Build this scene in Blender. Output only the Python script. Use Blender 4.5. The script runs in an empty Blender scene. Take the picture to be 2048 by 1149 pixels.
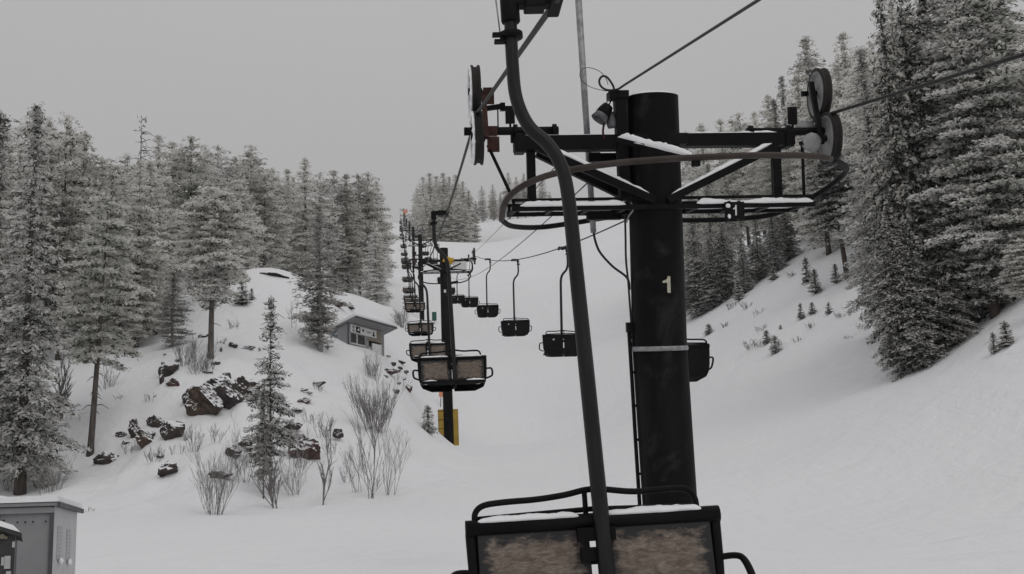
import bpy, math, random
import numpy as np
from mathutils import Vector, Matrix, noise
R = math.radians
scene = bpy.context.scene
col = scene.collection
rng = random.Random(7)

# ------------------------------------------------------------------ camera
FPX = 2400.0
PITCH = math.atan((1090 - 574.5) / FPX)
ROLL = 0.042
cF = Vector((0, math.cos(PITCH), math.sin(PITCH)))
_x0 = Vector((1, 0, 0)); _y0 = Vector((0, -math.sin(PITCH), math.cos(PITCH)))
cX = _x0 * math.cos(ROLL) - _y0 * math.sin(ROLL)
cY = _x0 * math.sin(ROLL) + _y0 * math.cos(ROLL)
cam = bpy.data.cameras.new('camera')
cam.sensor_width = 36.0
cam.lens = 36.0 * FPX / 2048
cam.clip_start = 0.1
cam.clip_end = 6000
co = bpy.data.objects.new('camera', cam)
col.objects.link(co)
co.matrix_world = Matrix(((cX.x, cY.x, -cF.x, 0), (cX.y, cY.y, -cF.y, 0), (cX.z, cY.z, -cF.z, 0), (0, 0, 0, 1)))
scene.camera = co

def ray(px, py):
    return cX * ((px - 1024) / FPX) + cY * ((574.5 - py) / FPX) + cF

def P(px, py, d):
    return ray(px, py) * d

def proj(p):
    d = p.dot(cF)
    return 1024 + FPX * p.dot(cX) / d, 574.5 - FPX * p.dot(cY) / d, d

# ------------------------------------------------------------------ materials
def new_mat(name):
    m = bpy.data.materials.new(name)
    m.use_nodes = True
    nt = m.node_tree
    b = nt.nodes['Principled BSDF']
    return m, nt, b

def N(nt, typ, **kw):
    n = nt.nodes.new(typ)
    for k, v in kw.items():
        if k in n.inputs.keys():
            n.inputs[k].default_value = v
        else:
            setattr(n, k, v)
    return n

def c4(c):
    return (c[0], c[1], c[2], 1.0)

def mix_mat(name, c1, c2, scale=6.0, rough=0.6, detail=6.0, lo=0.35, hi=0.65, bump=0.0, bscale=None, metal=0.0, stretch=None, dist=0.02, spec=0.3):
    m, nt, b = new_mat(name)
    tc = N(nt, 'ShaderNodeTexCoord')
    src = tc.outputs['Object']
    if stretch:
        mp = N(nt, 'ShaderNodeMapping'); mp.inputs['Scale'].default_value = stretch
        nt.links.new(src, mp.inputs['Vector']); src = mp.outputs['Vector']
    nz = N(nt, 'ShaderNodeTexNoise', Scale=scale, Detail=detail, Roughness=0.6)
    nt.links.new(src, nz.inputs['Vector'])
    rp = N(nt, 'ShaderNodeMapRange'); rp.inputs['From Min'].default_value = lo; rp.inputs['From Max'].default_value = hi
    nt.links.new(nz.outputs['Fac'], rp.inputs['Value'])
    mx = N(nt, 'ShaderNodeMix', data_type='RGBA')
    mx.inputs['A'].default_value = c4(c1); mx.inputs['B'].default_value = c4(c2)
    nt.links.new(rp.outputs['Result'], mx.inputs['Factor'])
    nt.links.new(mx.outputs['Result'], b.inputs['Base Color'])
    b.inputs['Roughness'].default_value = rough
    b.inputs['Metallic'].default_value = metal
    b.inputs['Specular IOR Level'].default_value = spec
    if bump:
        nb = N(nt, 'ShaderNodeTexNoise', Scale=bscale or scale * 4, Detail=5.0)
        nt.links.new(src, nb.inputs['Vector'])
        bp = N(nt, 'ShaderNodeBump', Strength=bump, Distance=dist)
        nt.links.new(nb.outputs['Fac'], bp.inputs['Height'])
        nt.links.new(bp.outputs['Normal'], b.inputs['Normal'])
    return m

def snow_ground_mat():
    m, nt, b = new_mat('snow_ground')
    tc = N(nt, 'ShaderNodeTexCoord')
    n1 = N(nt, 'ShaderNodeTexNoise', Scale=0.12, Detail=4.0, Roughness=0.5)
    n2 = N(nt, 'ShaderNodeTexNoise', Scale=2.2, Detail=6.0, Roughness=0.65)
    n3 = N(nt, 'ShaderNodeTexNoise', Scale=14.0, Detail=4.0, Roughness=0.6)
    for n in (n1, n2, n3):
        nt.links.new(tc.outputs['Object'], n.inputs['Vector'])
    # faint ski tracks drawn out along the run
    mp = N(nt, 'ShaderNodeMapping'); mp.inputs['Scale'].default_value = (1.6, 0.07, 0.0); mp.inputs['Rotation'].default_value = (0, 0, R(-6))
    nt.links.new(tc.outputs['Object'], mp.inputs['Vector'])
    n4 = N(nt, 'ShaderNodeTexNoise', Scale=1.0, Detail=5.0, Roughness=0.7)
    nt.links.new(mp.outputs['Vector'], n4.inputs['Vector'])
    mx = N(nt, 'ShaderNodeMix', data_type='RGBA')
    mx.inputs['A'].default_value = (0.80, 0.815, 0.845, 1); mx.inputs['B'].default_value = (0.87, 0.87, 0.875, 1)
    nt.links.new(n1.outputs['Fac'], mx.inputs['Factor'])
    nt.links.new(mx.outputs['Result'], b.inputs['Base Color'])
    b.inputs['Roughness'].default_value = 0.75
    b.inputs['Specular IOR Level'].default_value = 0.2
    n5 = N(nt, 'ShaderNodeTexNoise', Scale=0.55, Detail=3.0, Roughness=0.5, Distortion=0.8); nt.links.new(tc.outputs['Object'], n5.inputs['Vector'])
    a5 = N(nt, 'ShaderNodeMath', operation='MULTIPLY_ADD'); a5.inputs[1].default_value = 0.30
    nt.links.new(n5.outputs['Fac'], a5.inputs[0])
    a1 = N(nt, 'ShaderNodeMath', operation='MULTIPLY_ADD'); a1.inputs[1].default_value = 0.14
    a2 = N(nt, 'ShaderNodeMath', operation='MULTIPLY_ADD'); a2.inputs[1].default_value = 0.012
    a3 = N(nt, 'ShaderNodeMath', operation='MULTIPLY'); a3.inputs[1].default_value = 0.09
    nt.links.new(n4.outputs['Fac'], a3.inputs[0])
    nt.links.new(n2.outputs['Fac'], a1.inputs[0]); nt.links.new(a3.outputs[0], a5.inputs[2]); nt.links.new(a5.outputs[0], a1.inputs[2])
    nt.links.new(n3.outputs['Fac'], a2.inputs[0]); nt.links.new(a1.outputs[0], a2.inputs[2])
    bp = N(nt, 'ShaderNodeBump', Strength=0.6, Distance=1.0)
    nt.links.new(a2.outputs[0], bp.inputs['Height'])
    nt.links.new(bp.outputs['Normal'], b.inputs['Normal'])
    return m

def attr_mat(name, rough=0.85):
    m, nt, b = new_mat(name)
    at = N(nt, 'ShaderNodeAttribute', attribute_name='tint')
    df = N(nt, 'ShaderNodeBsdfDiffuse'); tr = N(nt, 'ShaderNodeBsdfTranslucent'); mx = N(nt, 'ShaderNodeMixShader'); mx.inputs[0].default_value = 0.48
    oi = N(nt, 'ShaderNodeObjectInfo')      # some trees carry more frost than others
    vr = N(nt, 'ShaderNodeValToRGB'); e = vr.color_ramp.elements
    e[0].position = 0.0; e[0].color = (.84, .83, .80, 1); e[1].position = 1.0; e[1].color = (1.13, 1.13, 1.12, 1)
    for ps, cc in ((.25, (.98, .985, .945, 1)), (.5, (1.06, 1.045, 1.01, 1)), (.75, (1.09, 1.09, 1.07, 1))):
        k = vr.color_ramp.elements.new(ps); k.color = cc
    nt.links.new(oi.outputs['Random'], vr.inputs['Fac'])
    mc = N(nt, 'ShaderNodeMix', data_type='RGBA', blend_type='MULTIPLY'); mc.inputs['Factor'].default_value = 1.0
    nt.links.new(at.outputs['Color'], mc.inputs['A']); nt.links.new(vr.outputs['Color'], mc.inputs['B'])
    nt.links.new(mc.outputs['Result'], df.inputs[0]); nt.links.new(mc.outputs['Result'], tr.inputs[0])
    nt.links.new(df.outputs[0], mx.inputs[1]); nt.links.new(tr.outputs[0], mx.inputs[2])
    nt.links.new(mx.outputs[0], nt.nodes['Material Output'].inputs['Surface']); nt.nodes.remove(b)
    return m

def rock_mat(name, c1, c2, snow=0.55):
    m, nt, b = new_mat(name)
    tc = N(nt, 'ShaderNodeTexCoord'); ge = N(nt, 'ShaderNodeNewGeometry')
    nz = N(nt, 'ShaderNodeTexNoise', Scale=1.9, Detail=10.0, Roughness=0.72, Distortion=0.6)
    nt.links.new(tc.outputs['Object'], nz.inputs['Vector'])
    rp = N(nt, 'ShaderNodeMapRange'); rp.inputs['From Min'].default_value = 0.35; rp.inputs['From Max'].default_value = 0.65
    nt.links.new(nz.outputs['Fac'], rp.inputs['Value'])
    mx = N(nt, 'ShaderNodeMix', data_type='RGBA'); mx.inputs['A'].default_value = c4(c1); mx.inputs['B'].default_value = c4(c2)
    nt.links.new(rp.outputs['Result'], mx.inputs['Factor'])
    sx = N(nt, 'ShaderNodeSeparateXYZ'); nt.links.new(ge.outputs['Normal'], sx.inputs[0])
    n2 = N(nt, 'ShaderNodeTexNoise', Scale=3.0, Detail=5.0); nt.links.new(tc.outputs['Object'], n2.inputs['Vector'])
    ad = N(nt, 'ShaderNodeMath', operation='MULTIPLY_ADD'); ad.inputs[1].default_value = 0.9
    nt.links.new(n2.outputs['Fac'], ad.inputs[0]); nt.links.new(sx.outputs['Z'], ad.inputs[2])
    r2 = N(nt, 'ShaderNodeMapRange'); r2.inputs['From Min'].default_value = snow + 0.42; r2.inputs['From Max'].default_value = snow + 0.50
    nt.links.new(ad.outputs[0], r2.inputs['Value'])
    m2 = N(nt, 'ShaderNodeMix', data_type='RGBA'); m2.inputs['B'].default_value = (0.82, 0.83, 0.85, 1)
    nt.links.new(mx.outputs['Result'], m2.inputs['A']); nt.links.new(r2.outputs['Result'], m2.inputs['Factor'])
    nt.links.new(m2.outputs['Result'], b.inputs['Base Color'])
    # dark joints running through the stone
    dn = N(nt, 'ShaderNodeTexNoise', Scale=1.3, Detail=4.0); nt.links.new(tc.outputs['Object'], dn.inputs['Vector'])
    dm = N(nt, 'ShaderNodeMix', data_type='RGBA'); dm.inputs['Factor'].default_value = 0.6
    nt.links.new(tc.outputs['Object'], dm.inputs['A']); nt.links.new(dn.outputs['Color'], dm.inputs['B'])
    vo = N(nt, 'ShaderNodeTexVoronoi', feature='DISTANCE_TO_EDGE', Scale=1.25); nt.links.new(dm.outputs['Result'], vo.inputs['Vector'])
    vr = N(nt, 'ShaderNodeMapRange'); vr.inputs['From Min'].default_value = 0.0; vr.inputs['From Max'].default_value = 0.05; vr.inputs['To Min'].default_value = 0.45
    nt.links.new(vo.outputs['Distance'], vr.inputs['Value'])
    vm = N(nt, 'ShaderNodeMix', data_type='RGBA', blend_type='MULTIPLY'); vm.inputs['Factor'].default_value = 1.0
    nt.links.new(mx.outputs['Result'], vm.inputs['A']); nt.links.new(vr.outputs['Result'], vm.inputs['B']); nt.links.new(vm.outputs['Result'], m2.inputs['A'])
    b.inputs['Roughness'].default_value = 0.85
    bp = N(nt, 'ShaderNodeBump', Strength=0.7, Distance=0.15)
    nt.links.new(nz.outputs['Fac'], bp.inputs['Height']); nt.links.new(bp.outputs['Normal'], b.inputs['Normal'])
    return m

def worn_wood_mat():
    """plywood seen where black paint has worn off the middle of a chair back"""
    m, nt, b = new_mat('worn_painted_plywood')
    tc = N(nt, 'ShaderNodeTexCoord'); oi = N(nt, 'ShaderNodeObjectInfo')
    sp = N(nt, 'ShaderNodeSeparateXYZ'); nt.links.new(tc.outputs['Generated'], sp.inputs[0])
    ofs = N(nt, 'ShaderNodeVectorMath', operation='SCALE'); ofs.inputs['Scale'].default_value = 37.0
    cmb = N(nt, 'ShaderNodeCombineXYZ')
    for i in range(3):
        nt.links.new(oi.outputs['Random'], cmb.inputs[i])
    nt.links.new(cmb.outputs[0], ofs.inputs[0])
    va = N(nt, 'ShaderNodeVectorMath', operation='ADD')
    nt.links.new(tc.outputs['Object'], va.inputs[0]); nt.links.new(ofs.outputs[0], va.inputs[1])
    mp = N(nt, 'ShaderNodeMapping'); mp.inputs['Scale'].default_value = (1.0, 1.0, 2.2)
    nt.links.new(va.outputs[0], mp.inputs['Vector'])
    nz = N(nt, 'ShaderNodeTexNoise', Scale=14.0, Detail=8.0, Roughness=0.7, Distortion=0.4); nt.links.new(mp.outputs[0], nz.inputs['Vector'])
    mp2 = N(nt, 'ShaderNodeMapping'); mp2.inputs['Scale'].default_value = (2.0, 1.0, 6.0)
    nt.links.new(va.outputs[0], mp2.inputs['Vector'])
    gr = N(nt, 'ShaderNodeTexNoise', Scale=8.0, Detail=10.0, Roughness=0.75, Distortion=0.9); nt.links.new(mp2.outputs[0], gr.inputs['Vector'])
    def edge(out, w):
        a = N(nt, 'ShaderNodeMath', operation='SUBTRACT'); a.inputs[1].default_value = 0.5; nt.links.new(out, a.inputs[0])
        ab = N(nt, 'ShaderNodeMath', operation='ABSOLUTE'); nt.links.new(a.outputs[0], ab.inputs[0])
        s = N(nt, 'ShaderNodeMath', operation='SUBTRACT'); s.inputs[0].default_value = 0.5; nt.links.new(ab.outputs[0], s.inputs[1])
        mu = N(nt, 'ShaderNodeMath', operation='MULTIPLY'); mu.inputs[1].default_value = w; nt.links.new(s.outputs[0], mu.inputs[0])
        return mu.outputs[0]
    mn = N(nt, 'ShaderNodeMath', operation='MINIMUM')
    nt.links.new(edge(sp.outputs['X'], 0.50), mn.inputs[0]); nt.links.new(edge(sp.outputs['Z'], 0.42), mn.inputs[1])
    ad = N(nt, 'ShaderNodeMath', operation='MULTIPLY_ADD'); ad.inputs[1].default_value = 0.24
    nt.links.new(nz.outputs['Fac'], ad.inputs[0]); nt.links.new(mn.outputs[0], ad.inputs[2])
    rp = N(nt, 'ShaderNodeMapRange'); rp.inputs['From Min'].default_value = 0.152; rp.inputs['From Max'].default_value = 0.195
    nt.links.new(ad.outputs[0], rp.inputs['Value'])
    cr = N(nt, 'ShaderNodeValToRGB')
    e = cr.color_ramp.elements
    e[0].position = 0.32; e[0].color = (0.075, 0.045, 0.032, 1)
    e[1].position = 0.68; e[1].color = (0.275, 0.23, 0.19, 1)
    k = cr.color_ramp.elements.new(0.48); k.color = (0.135, 0.105, 0.083, 1)
    nt.links.new(gr.outputs['Fac'], cr.inputs['Fac'])
    mx = N(nt, 'ShaderNodeMix', data_type='RGBA'); mx.inputs['A'].default_value = (0.013, 0.013, 0.015, 1)
    nt.links.new(cr.outputs['Color'], mx.inputs['B']); nt.links.new(rp.outputs['Result'], mx.inputs['Factor'])
    nt.links.new(mx.outputs['Result'], b.inputs['Base Color'])
    b.inputs['Roughness'].default_value = 0.7
    return m

M = {}
M['snow_ground'] = snow_ground_mat()
M['snow'] = mix_mat('snow_pad', (0.80, 0.81, 0.83), (0.88, 0.88, 0.885), 9, 0.8, bump=0.5, bscale=18, dist=0.02)
M['black'] = mix_mat('black_paint', (0.0020, 0.0021, 0.0030), (0.0055, 0.0055, 0.0064), 3.0, 0.6, spec=0.14, bump=0.12, bscale=30, dist=0.004)
M['pole'] = mix_mat('black_pole_paint', (0.0018, 0.0021, 0.0028), (0.016, 0.0155, 0.0135), 1.3, 0.6, spec=0.13, lo=0.50, hi=0.80, bump=0.15, bscale=22, stretch=(2.2, 2.2, 0.5), dist=0.006)
def pole_mat():
    m = mix_mat('scuffed_black_pole', (0.0018, 0.0021, 0.0028), (0.016, 0.0155, 0.0135), 1.3, 0.6, spec=0.13, lo=0.50, hi=0.80, bump=0.15, bscale=22, stretch=(2.2, 2.2, 0.5), dist=0.006)
    nt = m.node_tree; b = nt.nodes['Principled BSDF']
    src = b.inputs['Base Color'].links[0].from_socket
    tc = N(nt, 'ShaderNodeTexCoord')
    def layer(src, scale, st, lo, hi, c, fac):
        mp = N(nt, 'ShaderNodeMapping'); mp.inputs['Scale'].default_value = st; nt.links.new(tc.outputs['Object'], mp.inputs['Vector'])
        nz = N(nt, 'ShaderNodeTexNoise', Scale=scale, Detail=7.0, Roughness=0.68, Distortion=0.5); nt.links.new(mp.outputs[0], nz.inputs['Vector'])
        rp = N(nt, 'ShaderNodeMapRange'); rp.inputs['From Min'].default_value = lo; rp.inputs['From Max'].default_value = hi; rp.inputs['To Max'].default_value = fac
        nt.links.new(nz.outputs['Fac'], rp.inputs['Value'])
        mx = N(nt, 'ShaderNodeMix', data_type='RGBA'); mx.inputs['B'].default_value = c4(c)
        nt.links.new(src, mx.inputs['A']); nt.links.new(rp.outputs['Result'], mx.inputs['Factor']); return mx.outputs['Result']
    s = layer(src, 1.7, (1, 1, .8), .56, .74, (0.040, 0.041, 0.043), .75)     # chalky scuffs
    s = layer(s, 3.5, (3, 3, .35), .60, .80, (0.035, 0.029, 0.022), .6)       # dull brown runs
    s = layer(s, 26, (1, 1, 1), .72, .76, (0.16, 0.16, 0.16), .8)             # frost specks
    nt.links.new(s, b.inputs['Base Color'])
    return m
M['pole'] = pole_mat()
M['hanger'] = mix_mat('hanger_steel', (0.004, 0.004, 0.005), (0.011, 0.011, 0.0115), 7.0, 0.42, bump=0.08, bscale=40, stretch=(2, 2, 0.5), dist=0.003)
M['rope'] = mix_mat('wire_rope', (0.010, 0.010, 0.011), (0.028, 0.028, 0.028), 40, 0.55, spec=0.2)
M['cable'] = mix_mat('cable_sheath', (0.015, 0.015, 0.017), (0.03, 0.03, 0.03), 20, 0.5)
M['galv'] = mix_mat('galvanised_steel', (0.20, 0.205, 0.21), (0.36, 0.36, 0.37), 14, 0.5, metal=0.35, bump=0.1)
M['disc'] = mix_mat('sheave_disc', (0.19, 0.19, 0.195), (0.34, 0.34, 0.34), 8, 0.6)
M['rubber'] = mix_mat('rubber', (0.010, 0.009, 0.009), (0.022, 0.018, 0.016), 12, 0.7)
M['hose'] = mix_mat('brown_hose', (0.030, 0.022, 0.019), (0.055, 0.042, 0.036), 4, 0.6)
M['rust'] = mix_mat('rusty_red_steel', (0.028, 0.011, 0.009), (0.06, 0.024, 0.018), 14, 0.8)
M['yellow'] = mix_mat('yellow_vinyl', (0.42, 0.25, 0.02), (0.62, 0.40, 0.04), 4, 0.6)
M['pad'] = mix_mat('yellow_pad_vinyl', (0.30, 0.19, 0.03), (0.42, 0.28, 0.045), 3, 0.65, bump=0.3, bscale=6)
M['orange'] = mix_mat('orange_cloth', (0.62, 0.22, 0.12), (0.70, 0.30, 0.17), 6, 0.7)
M['green'] = mix_mat('green_sheet', (0.015, 0.075, 0.06), (0.03, 0.11, 0.085), 6, 0.6)
M['white'] = mix_mat('white_paint', (0.60, 0.60, 0.60), (0.72, 0.72, 0.71), 8, 0.5)
M['cream'] = mix_mat('cream_paint', (0.38, 0.365, 0.29), (0.52, 0.50, 0.40), 30, 0.6)
M['wood'] = worn_wood_mat()
M['bark'] = mix_mat('bark', (0.040, 0.032, 0.028), (0.105, 0.088, 0.077), 7, 0.9, bump=0.6, bscale=14, stretch=(1.6, 1.6, 0.35), dist=0.04)
M['pine_bark'] = mix_mat('pine_bark', (0.055, 0.050, 0.046), (0.15, 0.130, 0.115), 6, 0.9, bump=0.6, bscale=12, stretch=(1.6, 1.6, 0.35), dist=0.04)
M['twig'] = mix_mat('bare_twig', (0.13, 0.122, 0.117), (0.29, 0.278, 0.27), 9, 0.9)
M['twig_frost'] = mix_mat('frosted_twig', (0.15, 0.145, 0.14), (0.36, 0.355, 0.355), 9, 0.9)
M['foliage'] = attr_mat('frosted_needles')
M['rock_dark'] = rock_mat('dark_rock', (0.018, 0.016, 0.017), (0.078, 0.060, 0.052), 0.40)
M['rock_brown'] = rock_mat('brown_rock', (0.013, 0.011, 0.011), (0.13, 0.085, 0.062), 0.44)
M['rock_red'] = rock_mat('red_rock', (0.035, 0.02, 0.018), (0.11, 0.066, 0.058), 0.44)
M['grey_siding'] = mix_mat('grey_siding', (0.22, 0.225, 0.235), (0.29, 0.295, 0.305), 3, 0.65, bump=0.2, stretch=(6, 6, 0.3))
M['grey_trim'] = mix_mat('dark_grey_trim', (0.06, 0.062, 0.066), (0.09, 0.092, 0.096), 5, 0.6)
M['soffit'] = mix_mat('soffit', (0.17, 0.17, 0.175), (0.23, 0.23, 0.235), 4, 0.7)
M['blue_door'] = mix_mat('blue_door', (0.05, 0.075, 0.12), (0.07, 0.10, 0.15), 5, 0.55)
M['glass'] = mix_mat('dark_glass', (0.028, 0.027, 0.027), (0.06, 0.055, 0.052), 3, 0.15)
M['tan'] = mix_mat('tan_board', (0.19, 0.165, 0.13), (0.27, 0.24, 0.19), 4, 0.7)
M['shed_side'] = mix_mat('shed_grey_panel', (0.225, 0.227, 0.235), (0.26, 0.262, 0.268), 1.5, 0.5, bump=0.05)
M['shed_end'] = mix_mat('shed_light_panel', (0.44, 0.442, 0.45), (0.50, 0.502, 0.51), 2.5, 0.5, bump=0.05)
M['shed_dark'] = mix_mat('shed_dark_panel', (0.028, 0.029, 0.030), (0.048, 0.048, 0.05), 3, 0.6)
M['louvre'] = mix_mat('louvre', (0.36, 0.362, 0.368), (0.42, 0.422, 0.43), 12, 0.6)
M['cloth'] = mix_mat('grey_cloth', (0.05, 0.05, 0.055), (0.16, 0.16, 0.165), 12, 0.8)

# ------------------------------------------------------------------ mesh builder
class MB:
    def __init__(s):
        s.v = []; s.f = []; s.mi = []; s.sm = []; s.mats = []
    def _m(s, mat):
        if mat not in s.mats: s.mats.append(mat)
        return s.mats.index(mat)
    def add(s, verts, faces, mat, smooth=False):
        o = len(s.v); i = s._m(mat)
        s.v.extend([tuple(v) for v in verts])
        for f in faces:
            s.f.append(tuple(o + k for k in f)); s.mi.append(i); s.sm.append(smooth)
        return s
    def box(s, c, size, mat, rot=None, smooth=False):
        hx, hy, hz = size[0] / 2, size[1] / 2, size[2] / 2
        vs = [Vector((x, y, z)) for x in (-hx, hx) for y in (-hy, hy) for z in (-hz, hz)]
        if rot is not None: vs = [rot @ v for v in vs]
        c = Vector(c)
        fs = [(0, 1, 3, 2), (4, 6, 7, 5), (0, 4, 5, 1), (2, 3, 7, 6), (0, 2, 6, 4), (1, 5, 7, 3)]
        return s.add([v + c for v in vs], fs, mat, smooth)
    def beam(s, a, b, w, h, mat, up=(0, 0, 1)):
        """box from a to b, w across, h along up"""
        a = Vector(a); b = Vector(b); d = (b - a).normalized(); up = Vector(up)
        sx = d.cross(up).normalized(); uz = sx.cross(d).normalized()
        vs = []
        for p in (a, b):
            for i, j in ((-1, -1), (1, -1), (1, 1), (-1, 1)):
                vs.append(p + sx * (w / 2 * i) + uz * (h / 2 * j))
        fs = [(3, 2, 1, 0), (4, 5, 6, 7), (0, 1, 5, 4), (1, 2, 6, 5), (2, 3, 7, 6), (3, 0, 4, 7)]
        return s.add(vs, fs, mat)
    def tube(s, pts, r, mat, n=10, cap=True, smooth=True, closed=False):
        pts = [Vector(p) for p in pts]
        m = len(pts)
        rs = [r] * m if isinstance(r, (int, float)) else list(r)
        tans = []
        for i in range(m):
            if closed:
                t = pts[(i + 1) % m] - pts[i - 1]
            else:
                t = pts[min(i + 1, m - 1)] - pts[max(i - 1, 0)]
            tans.append(t.normalized() if t.length > 1e-9 else Vector((0, 0, 1)))
        t0 = tans[0]
        ref = Vector((0, 0, 1)) if abs(t0.z) < 0.9 else Vector((1, 0, 0))
        nx = t0.cross(ref).normalized()
        vs = []
        for i in range(m):
            t = tans[i]
            nx = (nx - t * nx.dot(t))
            nx = nx.normalized() if nx.length > 1e-6 else t.orthogonal().normalized()
            ny = t.cross(nx)
            for k in range(n):
                a = 2 * math.pi * k / n
                vs.append(pts[i] + (nx * math.cos(a) + ny * math.sin(a)) * rs[i])
        fs = []
        for i in range(m if closed else m - 1):
            j = (i + 1) % m
            for k in range(n):
                l = (k + 1) % n
                fs.append((i * n + k, i * n + l, j * n + l, j * n + k))
        s.add(vs, fs, mat, smooth)
        if cap and not closed:
            o = len(s.v) - m * n
            i = s._m(mat)
            s.f.append(tuple(o + k for k in reversed(range(n)))); s.mi.append(i); s.sm.append(False)
            s.f.append(tuple(o + (m - 1) * n + k for k in range(n))); s.mi.append(i); s.sm.append(False)
        return s
    def lathe(s, prof, mat, axis='x', c=(0, 0, 0), n=32, smooth=True):
        """prof: list of (along axis, radius)"""
        vs = []; c = Vector(c)
        for (h, r) in prof:
            for k in range(n):
                a = 2 * math.pi * k / n
                if axis == 'x': v = Vector((h, r * math.cos(a), r * math.sin(a)))
                elif axis == 'y': v = Vector((r * math.sin(a), h, r * math.cos(a)))
                else: v = Vector((r * math.cos(a), r * math.sin(a), h))
                vs.append(v + c)
        fs = []
        for i in range(len(prof) - 1):
            for k in range(n):
                l = (k + 1) % n
                fs.append((i * n + k, i * n + l, (i + 1) * n + l, (i + 1) * n + k))
        return s.add(vs, fs, mat, smooth)
    def blob(s, c, size, mat, seed=0, amp=0.25, rot=None, n=10, flat=None):
        vs = []; c = Vector(c); m = n
        for i in range(m + 1):
            th = math.pi * i / m
            for k in range(2 * m):
                ph = math.pi * k / m
                v = Vector((math.sin(th) * math.cos(ph), math.sin(th) * math.sin(ph), math.cos(th)))
                d = 1 + amp * noise.noise(v * 1.7 + Vector((seed * 3.1, seed * 1.7, seed)))
                v = Vector((v.x * size[0] * d, v.y * size[1] * d, v.z * size[2] * d))
                if flat is not None: v.z = max(v.z, flat * size[2])
                if rot is not None: v = rot @ v
                vs.append(v + c)
        fs = []
        for i in range(m):
            for k in range(2 * m):
                l = (k + 1) % (2 * m)
                fs.append((i * 2 * m + k, (i + 1) * 2 * m + k, (i + 1) * 2 * m + l, i * 2 * m + l))
        return s.add(vs, fs, mat, True)
    def merge(s, o):
        b = len(s.v); s.v.extend(o.v)
        for f, i, sm in zip(o.f, o.mi, o.sm):
            s.f.append(tuple(b + k for k in f)); s.mi.append(s._m(o.mats[i])); s.sm.append(sm)
        return s
    def build(s, name, parent=None, bevel=0.0, off=None):
        me = bpy.data.meshes.new(name)
        vs = s.v if off is None else [(v[0] + off[0], v[1] + off[1], v[2] + off[2]) for v in s.v]
        me.from_pydata(vs, [], s.f)
        for m in s.mats: me.materials.append(m)
        me.polygons.foreach_set('material_index', s.mi)
        me.polygons.foreach_set('use_smooth', s.sm)
        me.update()
        o = bpy.data.objects.new(name, me)
        col.objects.link(o)
        if parent is not None: o.parent = parent
        if bevel:
            b = o.modifiers.new('bevel', 'BEVEL'); b.width = bevel; b.segments = 2; b.limit_method = 'ANGLE'; b.angle_limit = R(40)
        return o

def smooth_path(pts, n=8):
    """Catmull-Rom through pts"""
    pts = [Vector(p) for p in pts]
    out = []
    for i in range(len(pts) - 1):
        p0 = pts[max(i - 1, 0)]; p1 = pts[i]; p2 = pts[i + 1]; p3 = pts[min(i + 2, len(pts) - 1)]
        for k in range(n):
            t = k / n
            out.append(0.5 * ((2 * p1) + (p2 - p0) * t + (2 * p0 - 5 * p1 + 4 * p2 - p3) * t * t + (3 * p1 - p0 - 3 * p2 + p3) * t ** 3))
    out.append(pts[-1])
    return out

def tag(o, label, cat, group=None, kind=None):
    if label: o['label'] = label
    if cat: o['category'] = cat
    if group: o['group'] = group
    if kind: o['kind'] = kind
    return o

def empty(name, mat):
    o = bpy.data.objects.new(name, None)
    o.empty_display_size = 0.2
    col.objects.link(o)
    o.matrix_world = mat if isinstance(mat, Matrix) else Matrix.Translation(mat)
    return o

KIDS = {}
def kid(parent, o):
    KIDS.setdefault(parent.name, []).append(o)
    return o

def copy_tree(o, parent=None):
    c = o.copy(); col.objects.link(c)
    if parent is not None: c.parent = parent
    for ch in KIDS.get(o.name, []):
        kid(c, copy_tree(ch, c))
    return c

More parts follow.
